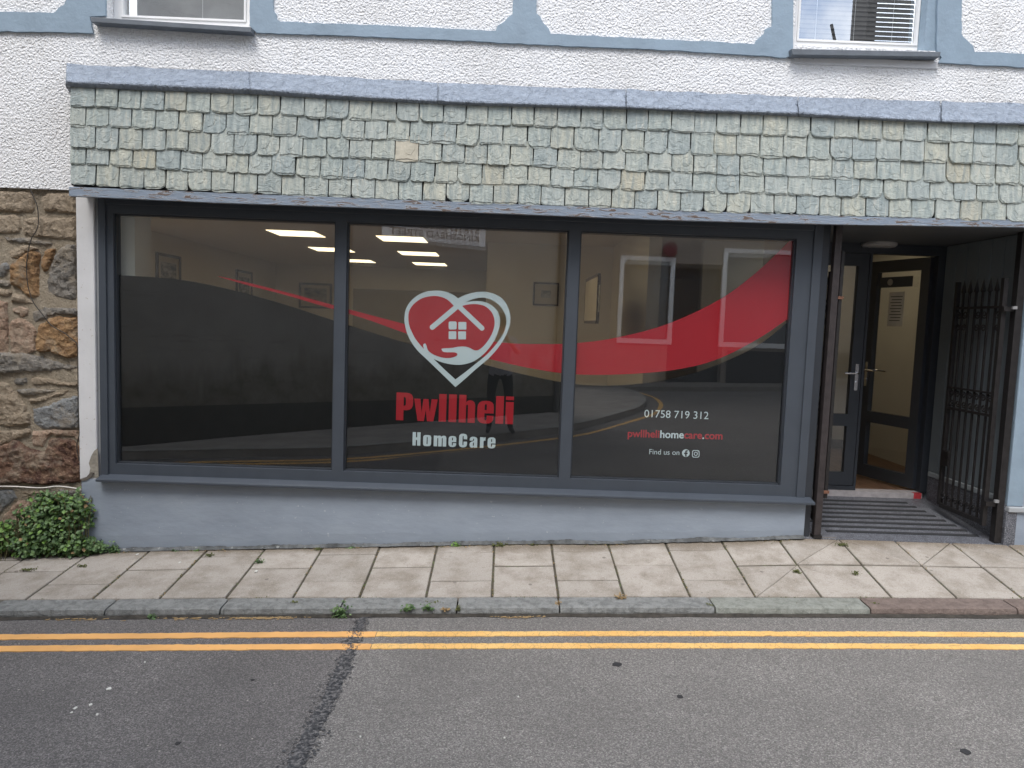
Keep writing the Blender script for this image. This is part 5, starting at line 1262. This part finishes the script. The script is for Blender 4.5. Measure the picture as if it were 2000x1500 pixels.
# house across the side road
HY = -14.5
fh = thing('far_house', 'rendered house with white framed windows beyond the side road', 'building')
def fx(px, py): p = P(px, py, 2*GY-HY); return p
def frect(a, b): p, q = fx(*a), fx(*b); return (p.x, q.x, q.z, p.z)
r1 = frect((1216,504),(1306,667)); r2 = frect((1418,490),(1545,676)); rdr = frect((1312,514),(1409,705))
x0h = fx(1128,600).x-.6
mb = MB(); wall_holes(mb, x0h, 16, -.5, 6.3, [r1, r2, (rdr[0], rdr[1], .0, rdr[3])], HY-.3, HY)
hL, hR = fx(1560,78).z, fx(1700,62).z
mb.hexa([(x0h,HY-.3,6.3),(16,HY-.3,6.3),(16,HY,6.3),(x0h,HY,6.3),(x0h,HY-.3,hL-.6),(16,HY-.3,hR),(16,HY,hR),(x0h,HY,hL-.6)]); mb.build('wall', M['opp_wall2'], fh)
for rr_ in (r1, r2):
    a, b, c_, d_2 = rr_; mb = MB(); wall_holes(mb, a-.06, b+.06, c_-.08, d_2+.06, [(a+.05, b-.05, c_+.05, d_2-.05)], HY-.05, HY+.06); w_ = mb.build('window', M['opp_white'], fh)
    MB().box(a, b, HY-.12, HY-.10, c_, d_2).build('pane', mk('far_pane', (.10,.11,.125), .1, .05), w_)
MB().box(rdr[0]+.02, rdr[1]-.02, HY-.28, HY-.24, -.1, rdr[3]).build('door', M['opp_black'], fh)
q = fx(1455, 690); MB().box(fx(1409,690).x+.15, 16, HY+.01, HY+.05, -.3, fx(1455,678).z-.1).build('dado', M['opp_black'], fh)
q = fx(1308, 487); tag(MB().tube([(q.x, HY, q.z), (q.x, HY+.12, q.z)], .19, 24).build('alarm_bell', mk('alarm_red', srgb(120,50,58), .5, .1)), 'round dark red alarm bell on the far house wall', 'alarm')
MB().box(x0h, 16, HY-.4, HY+.25, 6.3, 6.42).build('gutter_board', M['opp_white'], fh)
mb = MB(); xr0, xr1 = fx(1575,80).x, fx(1700,50).x; mb.hexa([(x0h-.2,HY-8,5),(16,HY-8,5),(16,HY-.31,hR),(x0h-.2,HY-.31,hL-.62),(xr0,HY-4,hL+.1),(16,HY-4,hR+1.2),(16,HY-3.9,hR+1.2),(xr0,HY-3.9,hL+.1)]); mb.build('roof', M['opp_roof'], fh, fix=False)
th_ = thing('tall_house', 'tall dark gabled house beyond the far house roof', 'building')
MB().box(fx(1697,40).x, 24, HY-.9, HY+.02, 6.43, 17.5).build('wall', mk('tall_house_wall', srgb(84,82,80), .9), th_)
mb = MB(); mb.slab([(x0h-1, HY+1.3),(16, HY+1.1),(16, HY-.4),(x0h-1, HY-.4)], lambda x, y: z_road(x)+.1, .15); tag(mb.build('corner_pavement', mk('far_flags_b', srgb(128,124,118), .9, .1)), 'pavement in front of the far house', kind='structure')
rp_ = fx(1620, 40); MB().tube([(fx(1642,78).x, HY, hL-.3), (fx(1628,44).x, HY, fx(1628,44).z)], .045, 6).build('aerial', M['iron'], fh)
# houses closing the street left and right so that the street stays a street
for nm, lab, xa, xb, ya, yb, h in (('terrace_house','plain rendered terrace closing the view up the street to the right', 14, 30, -12, 0.3, 7.5), ('terrace_house','plain rendered terrace closing the view down the street to the left', -34, -18, -10, 0.3, 7.5)):
    t = thing(nm, lab, 'house'); MB().box(xa, xb, ya+14 if False else ya, yb, -1.5, h).build('wall', M['opp_wall2'], t)

# ================================================================== PERSON taking the picture (appears in the reflection)
pn = thing('person', 'person in grey T-shirt and black trousers holding up a phone, reflected in the window', 'person')
gz = z_road(0)+.10; px_, py_ = -.02, -5.36
S = (1.6+.13-gz)/1.74
J = {'pelvis':(0,0,.93,.125),'belly':(0,.0,1.08,.125),'chest':(0,0,1.27,.135),'neckb':(0,0,1.42,.075),'neck':(0,.01,1.50,.052),'head':(0,.02,1.60,.092),'crown':(0,.015,1.68,.075),
 'hipL':(-.10,0,.88,.095),'kneeL':(-.13,.02,.50,.062),'ankL':(-.14,-.02,.09,.042),'toeL':(-.16,.15,.035,.032),
 'hipR':(.10,0,.88,.095),'kneeR':(.14,.02,.50,.062),'ankR':(.17,-.02,.09,.042),'toeR':(.22,.13,.035,.032),
 'shL':(-.19,0,1.38,.055),'elL':(-.24,.10,1.16,.040),'wrL':(-.085,.27,1.36,.028),'haL':(-.055,.305,1.44,.026),
 'shR':(.19,0,1.38,.055),'elR':(.25,.10,1.18,.040),'wrR':(.085,.27,1.38,.028),'haR':(.055,.305,1.45,.026)}
E_ = [('pelvis','belly'),('belly','chest'),('chest','neckb'),('neckb','neck'),('neck','head'),('head','crown'),('pelvis','hipL'),('hipL','kneeL'),('kneeL','ankL'),('ankL','toeL'),('pelvis','hipR'),('hipR','kneeR'),('kneeR','ankR'),('ankR','toeR'),('chest','shL'),('shL','elL'),('elL','wrL'),('wrL','haL'),('chest','shR'),('shR','elR'),('elR','wrR'),('wrR','haR')]
def skinned(name, J, E, root, matfn, mats, parent, sub=2):
    me = bpy.data.meshes.new(name); ks = list(J); me.from_pydata([(px_+J[k][0]*S, py_+J[k][1]*S, gz+J[k][2]*S) for k in ks], [(ks.index(a), ks.index(b)) for a, b in E], [])
    o = bpy.data.objects.new(name, me); col.objects.link(o); o.modifiers.new('skin', 'SKIN'); ss = o.modifiers.new('sub', 'SUBSURF'); ss.levels = ss.render_levels = sub
    for i, k in enumerate(ks): sv = me.skin_vertices[0].data[i]; sv.radius = (J[k][3]*S, J[k][3]*S); sv.use_root = (k == root)
    dg = bpy.context.evaluated_depsgraph_get(); dg.update(); m2_ = bpy.data.meshes.new_from_object(o.evaluated_get(dg)); bpy.data.objects.remove(o)
    m2_.materials.clear()
    for m in mats: m2_.materials.append(m)
    for p in m2_.polygons:
        c_ = p.center; p.material_index = matfn((c_.x-px_)/S, (c_.y-py_)/S, (c_.z-gz)/S); p.use_smooth = True
    return link(name, m2_, parent)
def bodymat(x, y, z):
    if z < .10: return 3
    if z < .86 and y < .2: return 1
    if z > 1.445 and abs(x) < .12 and y < .2: return 2
    if y > .12 or (abs(x) > .2 and z < 1.24): return 2
    return 0
skinned('body', J, E_, 'pelvis', bodymat, [M['shirt'], M['trousers'], M['skin'], M['shoe']], pn)
w3 = lambda x, y, z: (px_+x*S, py_+y*S, gz+z*S)
mb = MB()
for i in range(9):
    for j in range(12): pass
bmh = bmesh.new(); bmesh.ops.create_uvsphere(bmh, u_segments=18, v_segments=12, radius=.108*S)
for v in list(bmh.verts):
    if v.co.z < -.01 and v.co.y > -.02: v.co.z = -.01+ (v.co.z+.01)*.1
    v.co.z *= .95; v.co += Vector(w3(0, -.005, 1.655))
meh = bpy.data.meshes.new('hair'); bmh.to_mesh(meh); bmh.free(); meh.materials.append(M['hair'])
for p in meh.polygons: p.use_smooth = True
link('hair', meh, pn)
mb = MB().add([w3(-.016,.105,1.60),w3(.016,.105,1.60),w3(0,.135,1.585),w3(0,.10,1.635)], [(0,1,2),(0,2,3),(1,3,2)]); mb.build('nose', M['skin'], pn)
for s_ in (-1, 1): MB().tube([w3(s_*.035,.098,1.625), w3(s_*.035,.112,1.625)], .011*S, 8).build('eye', M['black_text'], pn)
MB().tube([w3(-.03,.104,1.555), w3(.03,.104,1.555)], .007*S, 6).build('mouth', mk('lips', srgb(150,80,76), .5), pn)
for s_ in (-1, 1):
    for k in range(5):
        z = 1.475-.022*k if k < 4 else 1.44
        a = (s_*.058, .305, z); b = (s_*(.058 if k < 4 else .05), .335, z+.004); c_ = (s_*(.035 if k < 4 else .04), .345, z+(.004 if k < 4 else .03))
        MB().tube([w3(*a), w3(*b), w3(*c_)], [.0095, .009, .0075], 7).build('finger', M['skin'], pn, smooth=True)
ph = tag(MB().box(-.076, .076, -5.030, -5.021, 1.6-.04, 1.6+.034).build('phone', M['black_text'], bevel=.003), 'black phone held up sideways by the photographer', 'phone')
